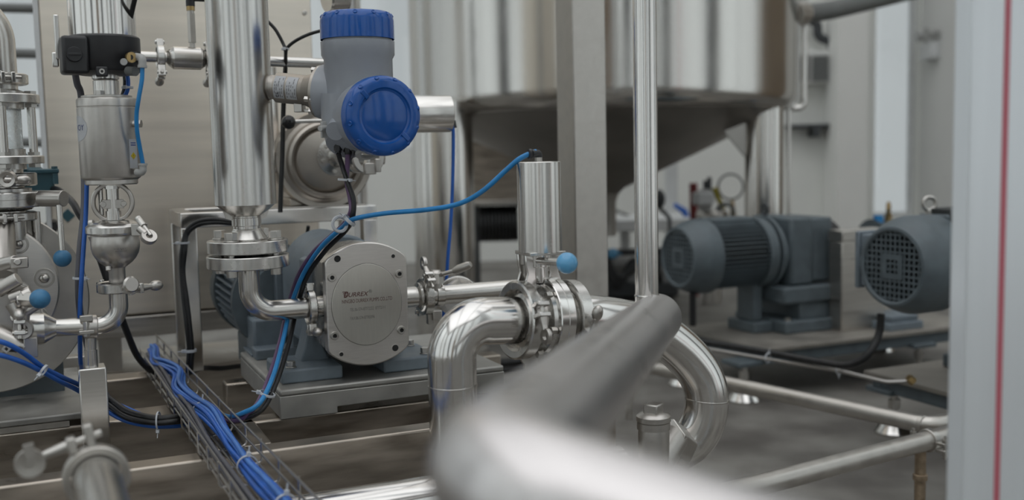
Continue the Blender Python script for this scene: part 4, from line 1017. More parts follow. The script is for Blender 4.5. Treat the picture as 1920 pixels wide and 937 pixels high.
part('upper_housing', MB().lathe([(0, TV(235).z), (Rh, TV(228).z), (Rh, TV(112).z), (Rh+.004, TV(104).z), (Rh+.0045, TV(79).z), (Rh+.0005, TV(78).z), (Rh+.0005, zt0), (0, zt0)], (tc_.x, tc_.y, 0), Z, 72), M['greyhouse'], t)
cap(Rh+.0045, zt1-zt0, V((tc_.x, tc_.y, zt0)), Z, 'top_cap')
nf = V((.50, -.86, -.02)).normalized(); fc = P(722, 217, 1.735); Rf = .0665
bk_ = fc-nf*.028
part('front_housing', MB().lathe([(0, -.115), (.040, -.112), (.052, -.09), (.060, -.045), (.064, -.012), (.0665, -.004), (.0665, .0), (0, 0)], bk_, nf, 72), M['greyhouse'], t)
cap(Rf, .030, bk_+nf*.0005, nf, 'front_cap', 12, True, V((0, 0, 1)))
for an in (.80, .80+PI): 
    rim = MB(frame(bk_+nf*.0305, nf, V((0, 0, 1)))); old = rim.M; rim.M = old @ frame((.050*math.cos(an), .050*math.sin(an), -.002), (0, 0, 1), (math.cos(an), math.sin(an), 0)); rim.box(-.008, .008, -.004, .004, -.001, .0032); rim.M = old
    part('cap_lug', rim, M['bluecap'], t, .001)
def dimples(R, base, ax, L, x, ph):
    F = frame(base, ax, x)
    for k in range(12):
        mb = MB()
        an = 2*PI*k/12+ph; c = V((R*.955*math.cos(an), R*.955*math.sin(an), L*.90)); n = V((math.cos(an), math.sin(an), .75)).normalized()
        mb.M = F @ frame(c-n*.0011, n); mb.lathe([(.0016, .0006), (.0034, .0016), (.0042, .0006), (.0042, -.002), (0, -.002), (0, -.0004), (.0016, .0006)], n=14); part('grip_dimple', mb, M['bluecap'], t)
dimples(Rf, bk_, nf, .030, V((0, 0, 1)), .2)
dimples(Rh+.0045, V((tc_.x, tc_.y, zt0)), Z, zt1-zt0, None, .1)
fl = P(604, 172, 1.86); nl = (P(530, 165, 1.88)-fl).normalized()
part('neck_flare', MB().lathe([(.0, -.075), (.040, -.07), (.042, -.045), (.046, -.02), (.0475, -.006), (.0475, 0), (0, 0)], fl, nl, 64), M['greyhouse'], t)
lo = P(655, 250, 1.83)
part('lower_housing', MB().tube([P(655, 180, 1.83), P(652, 225, 1.83), P(648, 262, 1.82), P(642, 276, 1.81)], [.05, .046, .038, .030], 36), M['greyhouse'], t)
part('side_boss', MB().cyl(P(640, 236, 1.80), P(628, 246, 1.77), .021, .016), M['greyhouse'], t)
part('ground_clip', MB().obox(P(608, 243, 1.80), .006, .003, .014, Z, V((.8, .6, 0))).cyl(P(612, 240, 1.80), P(600, 241, 1.78), .005), M['whitef'], t, .001)
# sensor neck: flange, sleeve with two silver labels
nk = part('sensor_neck', MB().lathe([(0, 0), (.0462, 0), (.0462, .005), (.0400, .006), (.034, .010), (.0275, .028), (.0268, .030), (.0268, .085), (.0, .086)], fl+nl*.0005, nl, 64), M['warmcast'], t)
for k, zz in ((0, .9), (1, -1.0), (2, -.2)):
    d = (V((0, -.45, zz))).normalized(); d = (d-nl*d.dot(nl)).normalized(); p = fl+d*.040
    part('flange_screw', MB().hexa(p+nl*.001, p+nl*.014, .0055).cyl(p-nl*.002, p+nl*.002, .0075), M['bolt'], nk)
part('sensor_foot', MB().obox(fl+nl*.045-Z*.032, .008, .008, .008, Z, nl).obox(fl+nl*.022-Z*.036, .003, .006, .012, nl, Z), M['cast'], nk, .001)
def wrap(parent, base, ax, R, h0, h1, a0_, a1_, m, name, x):
    F = frame(base, ax, x); mb = MB(F); n = 20; g = []
    for k in range(n+1):
        an = a0_+(a1_-a0_)*k/n; g.append([mb.v((r*math.cos(an), r*math.sin(an), h)) for h in (h0, h1) for r in (R, R+.0004)])
    for a, b in zip(g, g[1:]):
        for q in ((0, 1), (1, 3), (3, 2), (2, 0)): mb.f([a[q[0]], a[q[1]], b[q[1]], b[q[0]]])
    mb.f(g[0]); mb.f(g[-1]); return part(name, mb, m, parent)
vw = (CP-fl); vw = (vw-nl*vw.dot(nl)).normalized()
for (h0, h1, nm) in ((.062, .082, 0), (.037, .058, 1)):
    lb_ = wrap(nk, fl, nl, .0269, h0, h1, -.75, .85, M['label'], 'silver_label', vw)
    # fine print: rows of short text wrapped as strips
    F = frame(fl, nl, vw)
    rows = ['MAX 40 bar', 'T: -40...80 C', 'U: 11-36 V DC', 'IP66/67', 'CE']
    for r_ in range(5):
        hh = h0+.003+(h1-h0-.006)*r_/4
        for k in range(6):
            an = -.62+.23*k; an2 = an+.10+.09*((k*7+r_*3) % 4)/3
            if (k+r_+nm) % 5 == 4: continue
            wrap(lb_, fl, nl, .0272, hh-.0006, hh+.0006, an, an2, M['inkg'], 'print_line', vw) if (r_ % 2 == nm % 2 or k < 4) else None
F = frame(fl+vw*.0274+nl*.074-Z*.0125, vw, Z); text('CE', .0075, F, M['ink'], nk, 'ce_mark', align='CENTER')
# clamp collar round the vessel pipe
part('vessel_socket', MB().cyl(fl+nl*.084, fl+nl*.112, .0215, n=40), M['cast'], t)
# cable glands
for (x, y, m_) in ((634, 280, 'blackp'), (652, 283, 'blackp'), (664, 281, 'blackp')):
    p = P(x, y, 1.815); part('cable_gland', MB().hexa(p+Z*.012, p-Z*.002, .0075).cyl(p, p-Z*.006, .0055), M[m_], t)
part('bottom_ring', MB().ring(P(690, 288, 1.80), V((.1, -.35, -.9)), .014, .022, .006, 40), M['whitef'], t)

# ================================================================ CROSS PIPE WITH SMALL FILTER (top centre-left)
cq0, cq1 = P(248, 105, 2.06), P(612, 119, 2.22); cqd = (cq1-cq0).normalized()
t = thing('cross_pipe', 'horizontal small pipe with clamped filter barrel passing behind the vessel pipe', 'pipe', P(350, 108, 2.1))
part('pipe_run', MB().cyl(cq0-cqd*.03, cq1, .0105, n=28), M['tube'], t)
f0_, f1_ = along(cq0, cqd, 316), along(cq0, cqd, 387)
L_ = (f1_-f0_).length
part('filter_barrel', MB().lathe([(.011, -.004), (.016, 0), (.0225, .009), (.0225, L_-.012), (.015, L_-.002), (.011, L_)], f0_, cqd, 48), M['tube'], t)
for x in (301, 392):
    cc = along(cq0, cqd, x); mb = MB(); mb.cyl(cc-cqd*.005, cc+cqd*.005, .018); part('ferrule', mb, M['machined'], t)
    clamp(t, cc, cqd, .0235, -Z-B*.3, w=.015, eye=False, lever=1)
gp_ = along(cq0, cqd, 362)+Z*.02; ps = lambda y: V((gp_.x, gp_.y, updown(gp_, y).z))
sn = part('pressure_sensor', MB().cyl(ps(92), ps(78), .0055, n=6).cyl(ps(80), ps(25), .0078, n=8).cyl(ps(26), ps(17), .0068), M['satin'], t)
part('sensor_collar', MB().cyl(ps(20), ps(10), .0082), M['brass'], sn)
part('sensor_plug', MB().tube(path([ps(12), ps(-6), ps(-6)+A*.035], .01), .0088, 16), M['blackp'], sn)

# ================================================================ LEFT VALVE STACK WITH PNEUMATIC ACTUATOR
ax_ = P(207, 300, 1.75)
LV = lambda y: V((ax_.x, ax_.y, updown(ax_, y).z))
lz = lambda y: LV(y).z
def LL(prof): return [(r, lz(y)) for r, y in prof]
o_ = V((ax_.x, ax_.y, 0))
t = thing('pneumatic_valve', 'tall pneumatic valve with brushed actuator, black collar and bulb-shaped body at left', 'valve', LV(500))
part('top_cylinder', MB().lathe(LL([(0, 76), (.0525, 76), (.0525, -160), (0, -160)]), o_, Z, 72), M['polished'], t)
col_ = part('collar', MB().lathe(LL([(0, 141), (.040, 141), (.0545, 136), (.0575, 130), (.0575, 73), (.0555, 70), (.0535, 69), (.0535, 74)]), o_, Z, 72), M['blackp'], t)
kb = P(139, 103, 1.685)
part('knob_housing', MB().obox(kb+B*.012, .020, .022, .030, Z, A*.95+B*.1), M['blackp'], col_, .005)
part('turn_knob', MB().cyl(kb-B*.008, kb-B*.016, .0125, .0115, n=28).obox(kb-B*.0165, .009, .0015, .0018, Z, A*.8+Z*.4), M['blackp'], col_, .0005)
part('clip_strap', MB().obox(P(107, 70, 1.74), .004, .010, .036, Z, A).obox(P(104, 112, 1.74), .005, .006, .012, Z, A), M['polished'], col_, .002)
p = P(232, 116, 1.69); part('badge', MB().cyl(p, p-B*.003+A*.0, .0055), M['whitef'], col_)
p = P(191, 134, 1.692); part('collar_screw', MB().obox(p+B*.004, .009, .006, .008, Z, A), M['blackp'], col_, .002); socket_screw(t, p-B*.002, -B, .0045)
pb2 = P(244, 108, 1.70); mb = MB().cyl(pb2, pb2-B*.006+A*.002, .0085, .0085, n=28); part('brass_port', mb, M['brass'], col_); part('brass_hole', MB().cyl(pb2-B*.006, pb2-B*.0065, .0045), M['dark'], col_)
part('side_port', MB().cyl(P(246, 106, 1.72), P(258, 108, 1.71), .009, n=24), M['blackp'], col_)
part('grey_plug', MB().cyl(P(240, 133, 1.72), P(254, 134, 1.71), .0075, n=24), M['greyp'], col_)
el = part('elbow_fitting', MB().tube(path([P(252, 106, 1.71), P(267, 108, 1.70), P(267, 124, 1.70)], .006), .0062, 14).cyl(P(267, 122, 1.70), P(267, 127, 1.70), .0075), M['whitef'], t)
part('shaft', MB().lathe(LL([(0, 178), (.0205, 178), (.0205, 152), (.0185, 150), (.0215, 148), (.0215, 141), (0, 141)]), o_, Z, 48), M['tube'], t)
bd = part('actuator_body', MB().lathe(LL([(0, 346), (.040, 346), (.042, 344), (.042, 337), (.0468, 333), (.0480, 329), (.0480, 203), (.0472, 202), (.0472, 201), (.0480, 200), (.0480, 188), (.0465, 185), (.040, 183), (.040, 180), (.036, 179), (0, 179)]), o_, Z, 80), M['cast'], t)
p = LV(181)-B*.03+A*-.012; part('top_screw', MB().hexa(p, p+Z*.008, .007), M['bolt'], t)
p0 = P(247, 232, 1.74); part('side_screw', MB().cyl(p0, P(258, 232, 1.74), .006).hexa(P(258, 232, 1.74), P(265, 232, 1.74), .007), M['cast'], t)
part('lower_fitting', MB().tube(path([P(256, 323, 1.73), P(268, 324, 1.725), P(268, 309, 1.725)], .006), .006, 14).cyl(P(268, 310, 1.725), P(268, 306, 1.725), .0072), M['whitef'], t)
vL = (CP-V((ax_.x, ax_.y, CAM_H))).normalized()
def angpx(px, R=.048):                      # angle about the axis (from the view direction) of the surface point seen at column px
    c = proj(LV(250))[0]; return math.asin(max(-1, min(1, (px-c)*S_(1.70)/R)))
F0 = frame(o_, Z, vL)
# oval badge with JOY, and the small warning sticker
def curved(name, pts, R, m, parent, zc):
    """flat outline (u along the girth in m, v height) laid on the cylinder"""
    mb = MB(F0); 
    a = [mb.v((R*math.cos(u/R), R*math.sin(u/R), zc+v)) for u, v in pts]
    c = mb.v((R*math.cos(sum(u for u, v in pts)/len(pts)/R)*1.0, R*math.sin(sum(u for u, v in pts)/len(pts)/R), zc+sum(v for u, v in pts)/len(pts)))
    for k in range(len(a)): mb.f([a[k], a[(k+1) % len(a)], c])
    return part(name, mb, m, parent, angle=60)
def band(name, uc, vc_, wu, hv, R, m, parent, shape):
    """curved sticker built from strips; shape(s) -> half height at s in -1..1"""
    mb = MB(F0); n = 24; g = []
    for k in range(n+1):
        s = -1+2*k/n; u = uc+s*wu; h = max(shape(s), .0001)*hv; an = u/.048
        g.append([mb.v((r*math.cos(an), r*math.sin(an), vc_+q*h)) for q in (-1, 1) for r in (R, R+.0003)])
    for a, b in zip(g, g[1:]):
        for q in ((0, 1), (1, 3), (3, 2), (2, 0)): mb.f([a[q[0]], a[q[1]], b[q[1]], b[q[0]]])
    mb.f(g[0]); mb.f(g[-1]); return part(name, mb, m, parent)
uj = .048*angpx(157); zj = lz(241)
bg_ = band('oval_badge', uj-.012, zj, .026, .021, .0481, M['label'], bd, lambda s: math.sqrt(max(0, 1-s*s)))
def wraptext(txt, uc, zc, size, m, parent, R=.0486):
    o = text(txt, size, Matrix(), m, parent, align='CENTER', depth=.00005); rl = parent
    while rl.parent is not None: rl = rl.parent
    for v in o.data.vertices:
        q = v.co+rl.location; an = (uc+q.x)/.048; v.co = (F0 @ V((R*math.cos(an), R*math.sin(an), zc+q.y)))-rl.location
wraptext('JOY', uj-.0045, zj+.001, .0135, M['inkb'], bg_)
uw = .048*angpx(246); st_ = band('warning_sticker', uw, lz(289), .0095, .024, .0481, M['label'], bd, lambda s: 1)
band('warning_triangle', uw-.001, lz(293), .006, .006, .0484, M['yellow'], st_, lambda s: 1-abs(s))
wraptext('!', uw-.001, lz(294), .008, M['ink'], st_, .0488)
for k in range(2): band('print_line', uw, lz(269+k*4), .006, .0007, .0484, M['inkb'], st_, lambda s: 1)
# yoke ring with stem
yc = LV(379); Fy = frame(yc, V((.25, -.97, 0)), Z)
part('yoke_ring', MB(Fy).lathe([(.0275, -.007), (.0345, -.007), (.0345, .007), (.0275, .007)], n=56, closed=True), M['cast'], t, .002)
sb = MB().cyl(LV(345), LV(412), .0105, n=28).cyl(LV(348), LV(354), .0125, n=6).cyl(LV(395), LV(412), .0125); part('stem', sb, M['tube'], t)
part('stem_coupling', MB().obox(LV(382)-B*.004, .017, .006, .0075, Z, A).cyl(LV(382)-A*.016-B*.012, LV(382)-A*.016+B*.004, .005).cyl(LV(382)+A*.016-B*.012, LV(382)+A*.016+B*.004, .005), M['cast'], t, .001)
part('guide_rod', MB().cyl(LV(345)-A*.018+B*.01, LV(412)-A*.018+B*.01, .004), M['tube'], t)
part('bulb_body', MB().lathe(LL([(0, 420), (.033, 422), (.034, 432), (.0375, 441), (.0393, 452), (.0390, 464), (.0365, 475), (.0320, 484), (.0255, 492), (.0180, 498), (.0142, 501), (.0135, 504), (.0135, 532), (0, 532)]), o_, Z, 72), M['cast'], t)
tf = part('bonnet_clamp', MB().lathe(LL([(.018, 413), (.028, 413), (.0385, 418), (.0435, 421), (.0455, 424), (.0455, 435), (.043, 438), (.03, 438)]), o_, Z, 72), M['machined'], t)
e = MB(); pL = P(171, 430, 1.75)
e.cyl(P(170, 418, 1.74), P(171, 444, 1.74), .0045).cyl(P(167, 419, 1.74), P(176, 418, 1.74), .006).cyl(P(167, 443, 1.74), P(176, 442, 1.74), .006).obox(P(176, 430, 1.745), .006, .006, .009); part('hinge', e, M['cast'], tf, .001)
e = MB(); e.obox(P(262, 430, 1.72), .012, .008, .010, Z, A*.9-B*.3).cyl(P(259, 410, 1.71), P(283, 442, 1.70), .0035).cyl(P(258, 408, 1.715), P(270, 424, 1.705), .0055); part('swing_bolt', e, M['bolt'], tf, .001)
nb = MB(frame(P(279, 444, 1.70), V((.5, -.6, .6)), V((.7, 0, -.7)))); nb.lathe([(.0055, -.004), (.0125, -.0045), (.0135, 0), (.0125, .0045), (.0055, .004)], n=20, closed=True).cyl((-.022, 0, 0), (-.008, 0, 0), .0055, .0065); part('wing_nut', nb, M['cast'], tf)
p = P(203, 500, 1.72); part('drain_screw', MB().cyl(p, p-Z*.006-B*.002, .0045), M['cast'], t)
wraptext('DONJOY', .048*angpx(217, .048)*.8, lz(462), .006, M['ink'], t, .0390)
wraptext('CF8 0.6 MPa', .048*angpx(219, .048)*.8, lz(467), .0045, M['engrave'], t, .0382)
# elbow pipe below the bulb
ex = P(222, 545, 1.75)
bx0 = LV(534); hz = P(170, 612, 1.745); hl0 = P(104, 614, 1.72); hdv = (hl0-P(185, 610, 1.75)).normalized()
cor = V((LV(540).x+.008, LV(540).y, 0)); cor = P(230, 608, 1.755)
t = thing('elbow_pipe', 'slim elbow pipe from the bulb valve to the clamped reducer at left', 'pipe', P(170, 625, 1.745))
part('pipe_bend', MB().tube(path([V((LV(533).x, LV(533).y, LV(533).z)), V((LV(533).x, LV(533).y, cor.z)), hl0], .052, 16), .0152, 32), M['tube'], t)
clamp(t, LV(538), Z, .034, (A*.55-B*.83), w=.017, eye=False, lever=1)
p = P(246, 533, 1.69); part('wing_disc', MB().lathe([(0, -.003), (.011, -.003), (.0135, 0), (.011, .003), (0, .003)], p, V((.7, -.7, .1)), 28), M['cast'], t)
sp = P(170, 612, 1.735)
part('saddle_clamp', MB().ring(sp, hdv, .0155, .020, .020, 40), M['cast'], t)
part('saddle_bolts', MB().obox(sp+V((0, -.016, .017)), .010, .007, .005, Z, hdv).obox(sp+V((0, -.018, -.006)), .012, .006, .003, Z, hdv).hexa(sp+V((0, -.018, -.014)), sp+V((0, -.018, .012)), .006), M['bolt'], t, .001)
zr_ = P(75, 617, 1.71)
part('reducer', MB().lathe([(.0152, 0), (.0155, .002), (.0275, .020), (.0275, .052), (.0, .052)], hl0+hdv*-.002, hdv, 56), M['tube'], t)
rc = hl0+hdv*.055
mb = MB(); mb.cyl(rc-hdv*.004, rc+hdv*.004, .034, n=48); part('ferrule', mb, M['machined'], t)
clamp(t, rc, hdv, .0385, (Z*.2-B*.95), w=.018, eye=True, lever=1)
clamp(t, rc+hdv*.0, hdv, .0380, (Z*.9-B*.3), w=.010, eye=False, lever=-1, hinge=False)
# support post
sq = P(172, 686, 1.74)
t = thing('support_post', 'square steel support post with round stub under the elbow pipe', 'post', (sq.x, sq.y, ZB))
part('square_tube', MB(frame((sq.x, sq.y, 0), Z, A)).box(-.022, .022, -.022, .022, ZB+.002 if False else .30, sq.z), M['brushed'], t, .0025)
part('stub', MB().cyl(sq, P(170, 655, 1.74), .0105).cyl(P(170, 658, 1.74), P(170, 632, 1.74), .009), M['tube'], t)

# ================================================================ FAR-LEFT SIGHT GLASS COLUMN
gx = P(-6, 250, 1.90); GV = lambda y: V((gx.x, gx.y, updown(gx, y).z)); gz = lambda y: GV(y).z; g0 = V((gx.x, gx.y, 0))
GL = lambda pr: [(r, gz(y)) for r, y in pr]
t = thing('sight_glass_column', 'stack of stainless flanges, sight glass and clamps rising at the far left edge', 'pipe', GV(450))
part('top_elbow', MB().tube(path([GV(140), GV(20), GV(20)-A*.25], .105, 20), .0405, 48), M['tube'], t)
clamp(t, GV(149), Z, .058, (A*.35-B*.93), w=.019, eye=False, lever=-1)
part('ferrule', MB().lathe(GL([(.040, 141), (.046, 143), (.046, 158), (.040, 160), (.040, 176), (.03, 176), (.03, 141)]), g0, Z, 60, closed=True), M['machined'], t)
uf = part('upper_flange', MB().lathe(GL([(.040, 168), (.050, 172), (.050, 177), (.0735, 178), (.075, 180), (.075, 194), (.0735, 195), (.048, 195), (.048, 205), (.038, 206), (.038, 168)]), g0, Z, 72, closed=True), M['machined'], t)
gl_ = part('sight_glass', MB().lathe(GL([(.040, 204), (.0425, 206), (.0425, 279), (.040, 281)]), g0, Z, 60), M['wetglass'], t)
if 0: part('foam', MB().lathe(GL([(0, 204), (.036, 204), (.036, 281), (0, 281)]), g0, Z, 40), M['wetfill'], gl_)
lf = part('lower_flange', MB().lathe(GL([(.038, 279), (.046, 280), (.046, 292), (.075, 293), (.0765, 295), (.0765, 307), (.075, 308), (.046, 308), (.046, 318), (.038, 318)]), g0, Z, 72, closed=True), M['machined'], t)
wn = part('window_frame', MB().lathe(GL([(.0405, 203), (.047, 203), (.047, 208), (.0435, 209), (.0435, 277), (.047, 279), (.047, 283), (.0405, 283)]), g0, Z, 12), M['machined'], t) if False else None
for k in range(4):
    an = -PI/2+.62+k*PI/2; d = V((math.cos(an), math.sin(an), 0))*.060
    r_ = part('tie_rod', MB().cyl(GV(310)+d, GV(176)+d, .0075, n=24), M['tube'], t)
    part('nut', MB().hexa(GV(178)+d, GV(170)+d, .0115).hexa(GV(201)+d, GV(195)+d, .0115).hexa(GV(292)+d, GV(286)+d, .0115).hexa(GV(315)+d, GV(308)+d, .0115), M['bolt'], r_)
part('middle_pipe', MB().lathe(GL([(.0, 316), (.040, 316), (.040, 450), (0, 452)]), g0, Z, 56), M['tube'], t)
clamp(t, GV(337), Z, .062, (A*-.05-B*1.0), w=.024, eye=False, lever=1)
p = P(15, 336, 1.80); part('eye_nut', MB().lathe([(.007, -.006), (.013, -.008), (.0155, 0), (.013, .008), (.007, .006)], p, V((.2, -1, 0)), 28, closed=True).obox(p-V((.03, 0, 0)), .02, .006, .006, Z, V((1, 0, 0))), M['cast'], t)
vb = part('valve_body', MB().lathe(GL([(.04, 352), (.052, 354), (.052, 359), (.0755, 360), (.077, 362), (.077, 373), (.0765, 373.6), (.077, 374), (.077, 386), (.0755, 388), (.055, 389), (.05, 394), (.04, 396)]), g0, Z, 72), M['machined'], t)
p = GV(372)+A*.078; lb0 = P(76, 372, 1.87); lb1 = P(120, 372, 1.86)
part('lever_block', MB().cyl(lb0, lb1, .0145, n=28), M['cast'], t, .001)
lv = part('lever', MB().cyl(P(111, 384, 1.855), P(117, 474, 1.85), .0052), M['tube'], t); part('ball_knob', MB().sphere(P(117, 484, 1.85), .0155, 32), M['knobd'], lv, label='dusty blue ball')
clamp(t, GV(406), Z, .058, (A*.2-B*.98), w=.016, eye=False, lever=-1)
part('thin_pipe', MB().cyl(GV(400)+A*.055+B*.02, GV(470)+A*.055+B*.02, .008), M['tube'], t)

# pump with large disc at the far left
dc_ = on_b(-22, 570, .28); dz = .28
t = thing('centrifugal_pump', 'big round stainless pump casing cut by the left edge, with blue ball lever valve', 'pump', G(ac(dc_), .28, ZB))
DF = frame(dc_, -B, A)
part('rear_disc', MB(DF).lathe([(0, -.05), (.172, -.05), (.174, -.047), (.174, -.038), (.172, -.035), (0, -.035)], (.0, -.0, 0), (0, 0, 1), 96), M['satin'], t)
part('front_casing', MB(DF).lathe([(0, -.034), (.118, -.034), (.122, -.028), (.122, .022), (.119, .026), (.05, .030), (0, .030)], (.0, .03, 0), (0, 0, 1), 96), M['face'], t)
for an in (.15, .95, -.6):
    c = DF @ V((.098*math.cos(an), .03+.098*math.sin(an), .028)); part('bolt_seat', MB().ring(c, -B, .014, .018, .003, 40, .0005), M['satin'], t); part('cap_nut', MB().hexa(c, c-B*.006, .0105).sphere(c-B*.006, .0085), M['bolt'], t)
# hub, clamp arms and handle valve in front of the casing
hv = P(8, 590, 1.70)
part('suction_hub', MB().lathe([(0, .08), (.040, .08), (.040, .03), (.058, .028), (.058, .012), (.040, .010), (.036, -.01), (0, -.01)], hv, B, 60), M['cast'], t)
part('front_ring', MB().ring(hv-B*.004, -B, .040, .056, .016, 56), M['cast'], t)
for (x0, y0, x1, y1, r) in ((-5, 545, 35, 522, .012), (20, 560, 58, 545, .010), (25, 600, 70, 572, .0085), (45, 556, 60, 548, .012), (48, 563, 46, 615, .008)):
    part('clamp_arm', MB().cyl(P(x0, y0, 1.66), P(x1, y1, 1.665), r, r*.9), M['cast'], t, .001)
part('knob_socket', MB().hexa(P(42, 560, 1.66), P(66, 562, 1.655), .013), M['cast'], t, .001)
part('ball_knob', MB().sphere(P(75, 560, 1.65), .0158, 32), M['knobd'], t, label='dusty blue ball')
part('upper_bracket', MB().obox(P(36, 492, 1.72), .014, .010, .009, Z, A).tube([P(-30, 498, 1.75), P(5, 495, 1.73), P(30, 490, 1.72)], .011, 16).cyl(P(33, 491, 1.705), P(33, 491, 1.70), .006), M['cast'], t, .002)
part('inlet_neck', MB().cyl(P(5, 400+20, 1.86), P(-2, 520, 1.80), .020, .030), M['cast'], t) 
part('eye_lever', MB(frame(P(44, 617, 1.655), V((.1, -1, 0)), V((-.3, 0, 1)))).lathe([(.0085, -.004), (.015, -.0045), (.0165, 0), (.015, .0045), (.0085, .004)], n=28, closed=True).cyl((.014, 0, 0), (.045, .004, 0), .0075, .009), M['cast'], t)
part('lower_link', MB().tube([P(-10, 622, 1.68), P(30, 640, 1.67), P(52, 652, 1.67)], .014, 14).obox(P(58, 650, 1.67), .010, .01, .016, Z, A), M['cast'], t, .001)
part('stand', MB(SK).box(ac(dc_)-.05, ac(dc_)+.12, .36, .44, ZB+.01, dc_.z-.05), M['bluegrey'], t, .003)
# base plate of that pump
w0 = on_z(0, 790, ZB+.022); p_r = on_z(203, 730, ZB+.022)
bf = bc(w0); 
t = thing('steel_base_plate', 'brown-grey steel base plate at the left edge under the round pump casing', 'base', G(ac(w0), bf, ZB))
aR_ = ac(on_z(196, 766, ZB+.022)); BD = bc(on_z(60, 704, ZB+.022))-bf
lpF = SK
part('top_plate', MB(SK).prism([(ac(w0)-.3, bf), (aR_-.02, bf), (aR_-.006, bf+.008), (aR_, bf+.025), (aR_, bf+BD), (ac(w0)-.3, bf+BD)], ZB+.010, ZB+.022, Matrix()), M['plate'], t, .003)
part('spacer_bar', MB(SK).box(ac(w0)-.3, aR_-.06, bx_+.0, bx_+.03, ZB, ZB+.010), M['satin'], t)
p = on_z(126, 690, ZB+.022)
tag(part('steel_block', MB(frame((p.x, p.y, 0), Z, A)).box(-.02, .055, 0, .04, ZB+.022, ZB+.045), M['satin'], bev=.002), 'small steel block beside the round casing behind the support post', 'block')
# teal box behind
tb0 = P(78, 345, 2.15)
t = thing('teal_junction_box', 'teal cast junction box with overhanging lid behind the left pipe stack', 'box', V((tb0.x, tb0.y, tb0.z-.03)))
F = frame(tb0, Z, A)
part('body', MB(F).box(-.05, .024, -.04, .04, -.03, .03), M['teal'], t, .004)
part('lid', MB(F).box(-.055, .034, -.045, .045, .022, .031), M['teal'], t, .002)
part('lid_dome', MB(F).lathe([(0, .065), (.02, .064), (.05, .031), (0, .031)], (-.045, 0, 0), (0, 0, 1), 32), M['teal'], t)
part('lid_screw', MB(F).cyl((.026, -.038, .0), (.026, -.038, .036), .006), M['teal'], t)
part('back_arm', MB(F).cyl((-.01, .035, 0), (-.01, bc(cL)-bc(tb0)+.004, 0), .02), M['teal'], t)
# ================================================================ CABLES AND HOSES
def cable(name, label, cat, pts, r, m, group=None, n=8):
    o = part(name, MB().tube(spline([P(*p) if len(p) == 3 and isinstance(p, tuple) else p for p in pts], n), r, 12), M[m])
    return tag(o, label, cat, group)
# pump side bundle: light blue hose, violet cable, black cable
cable('air_hose', 'bright blue air hose looping from the pump base up to the upright actuator', 'hose',
      [on_z(405, 772, ZB+.018), on_z(430, 781, ZB+.022), (455, 774, 1.70), (487, 755, 1.69), (512, 705, 1.76), (530, 640, 1.86), (545, 575, 1.925), (568, 515, 1.905), (602, 463, 1.86), (640, 428, 1.82), (662, 411, 1.79),
       (720, 400, 1.77), (800, 393, 1.74), (860, 382, 1.72), (905, 358, 1.70), (950, 318, 1.69), (975, 297, 1.685), (1000, 285.5, 1.685), (1006, 284.5, 1.685)], .0042, 'hoseb')
cable('violet_cable', 'violet cable hanging from the transmitter beside the blue hose', 'cable',
      [(652, 288, 1.815), (651, 312, 1.82), (650, 340, 1.82), (657, 375, 1.815), (657, 398, 1.805), (640, 425, 1.83), (592, 468, 1.88), (560, 515, 1.92), (540, 575, 1.945), (525, 640, 1.88), (505, 705, 1.78), (482, 757, 1.71), (455, 784, 1.71), on_z(430, 789, ZB+.018), on_z(405, 780, ZB+.014)], .0042, 'cablep')
cable('black_cable', 'black cable hanging from the transmitter beside the violet one', 'cable',
      [(634, 287, 1.815), (642, 312, 1.82), (652, 342, 1.81), (663, 375, 1.80), (661, 405, 1.80), (648, 432, 1.83), (610, 470, 1.87), (575, 520, 1.91), (556, 580, 1.935), (541, 645, 1.87), (520, 712, 1.765), (495, 763, 1.70), (462, 784, 1.71), on_z(432, 785, ZB+.010), on_z(405, 776, ZB+.012)], .0044, 'black')
cable('thin_black_cable', 'thin black cable joining the violet one from the rear gland', 'cable',
      [(664, 286, 1.815), (656, 300, 1.825), (652, 320, 1.83), (653, 345, 1.815), (662, 372, 1.81), (664, 398, 1.81), (655, 425, 1.83), (615, 466, 1.875)], .0032, 'cableg')
tie_at(P(645, 337, 1.815), Z+A*.1, .0095, 'white cable tie under the transmitter', tail=V((1, -.5, 0)))
tie_at(P(655, 413, 1.79), V((-.6, 0, -.6)), .0115, 'white cable tie where the blue hose leaves the black and violet cables', tail=V((0, -.6, 1)), w=.006)
tag(part('cable_ring', MB().lathe([(.013+.003*math.cos(q*PI/3), .003*math.sin(q*PI/3)) for q in range(6)], P(637, 420, 1.80), V((.5, -.8, .1)), 28, closed=True), M['tie']), 'white plastic ring beside the cables in front of the table rail', 'ring')
tie_at(P(501, 738, 1.715), V((.35, 0, .9)), .0125, 'white cable tie around the bundle above the pump base corner', tail=V((-.8, -.5, .3)))
# blue hose from horizontal actuator, thin wire
cable('blue_control_hose', 'dark blue hose dropping from the sideways actuator in front of the tank leg', 'hose', [(849, 227, 2.20), (850, 262, 2.20), (849, 330, 2.2), (845, 420, 2.2), (840, 480, 2.2), (836, 545, 2.21), (831, 600, 2.22), (826, 640, 2.24), (816, 668, 2.3), (796, 690, 2.4)], .0036, 'cableb')
cable('thin_wire', 'thin dark green wire curling down behind the left bend pipe', 'wire', [(812, 652, 2.35), (800, 664, 2.38), (789, 680, 2.4), (784, 697, 2.42)], .0016, 'teal')
# actuator hose at left
cable('actuator_hose', 'short blue air hose curving beside the left brushed actuator', 'hose', [(267, 126, 1.70), (266, 150, 1.70), (260, 185, 1.70), (256, 215, 1.705), (257, 245, 1.71), (262, 275, 1.72), (268, 307, 1.725)], .0035, 'hoseb')
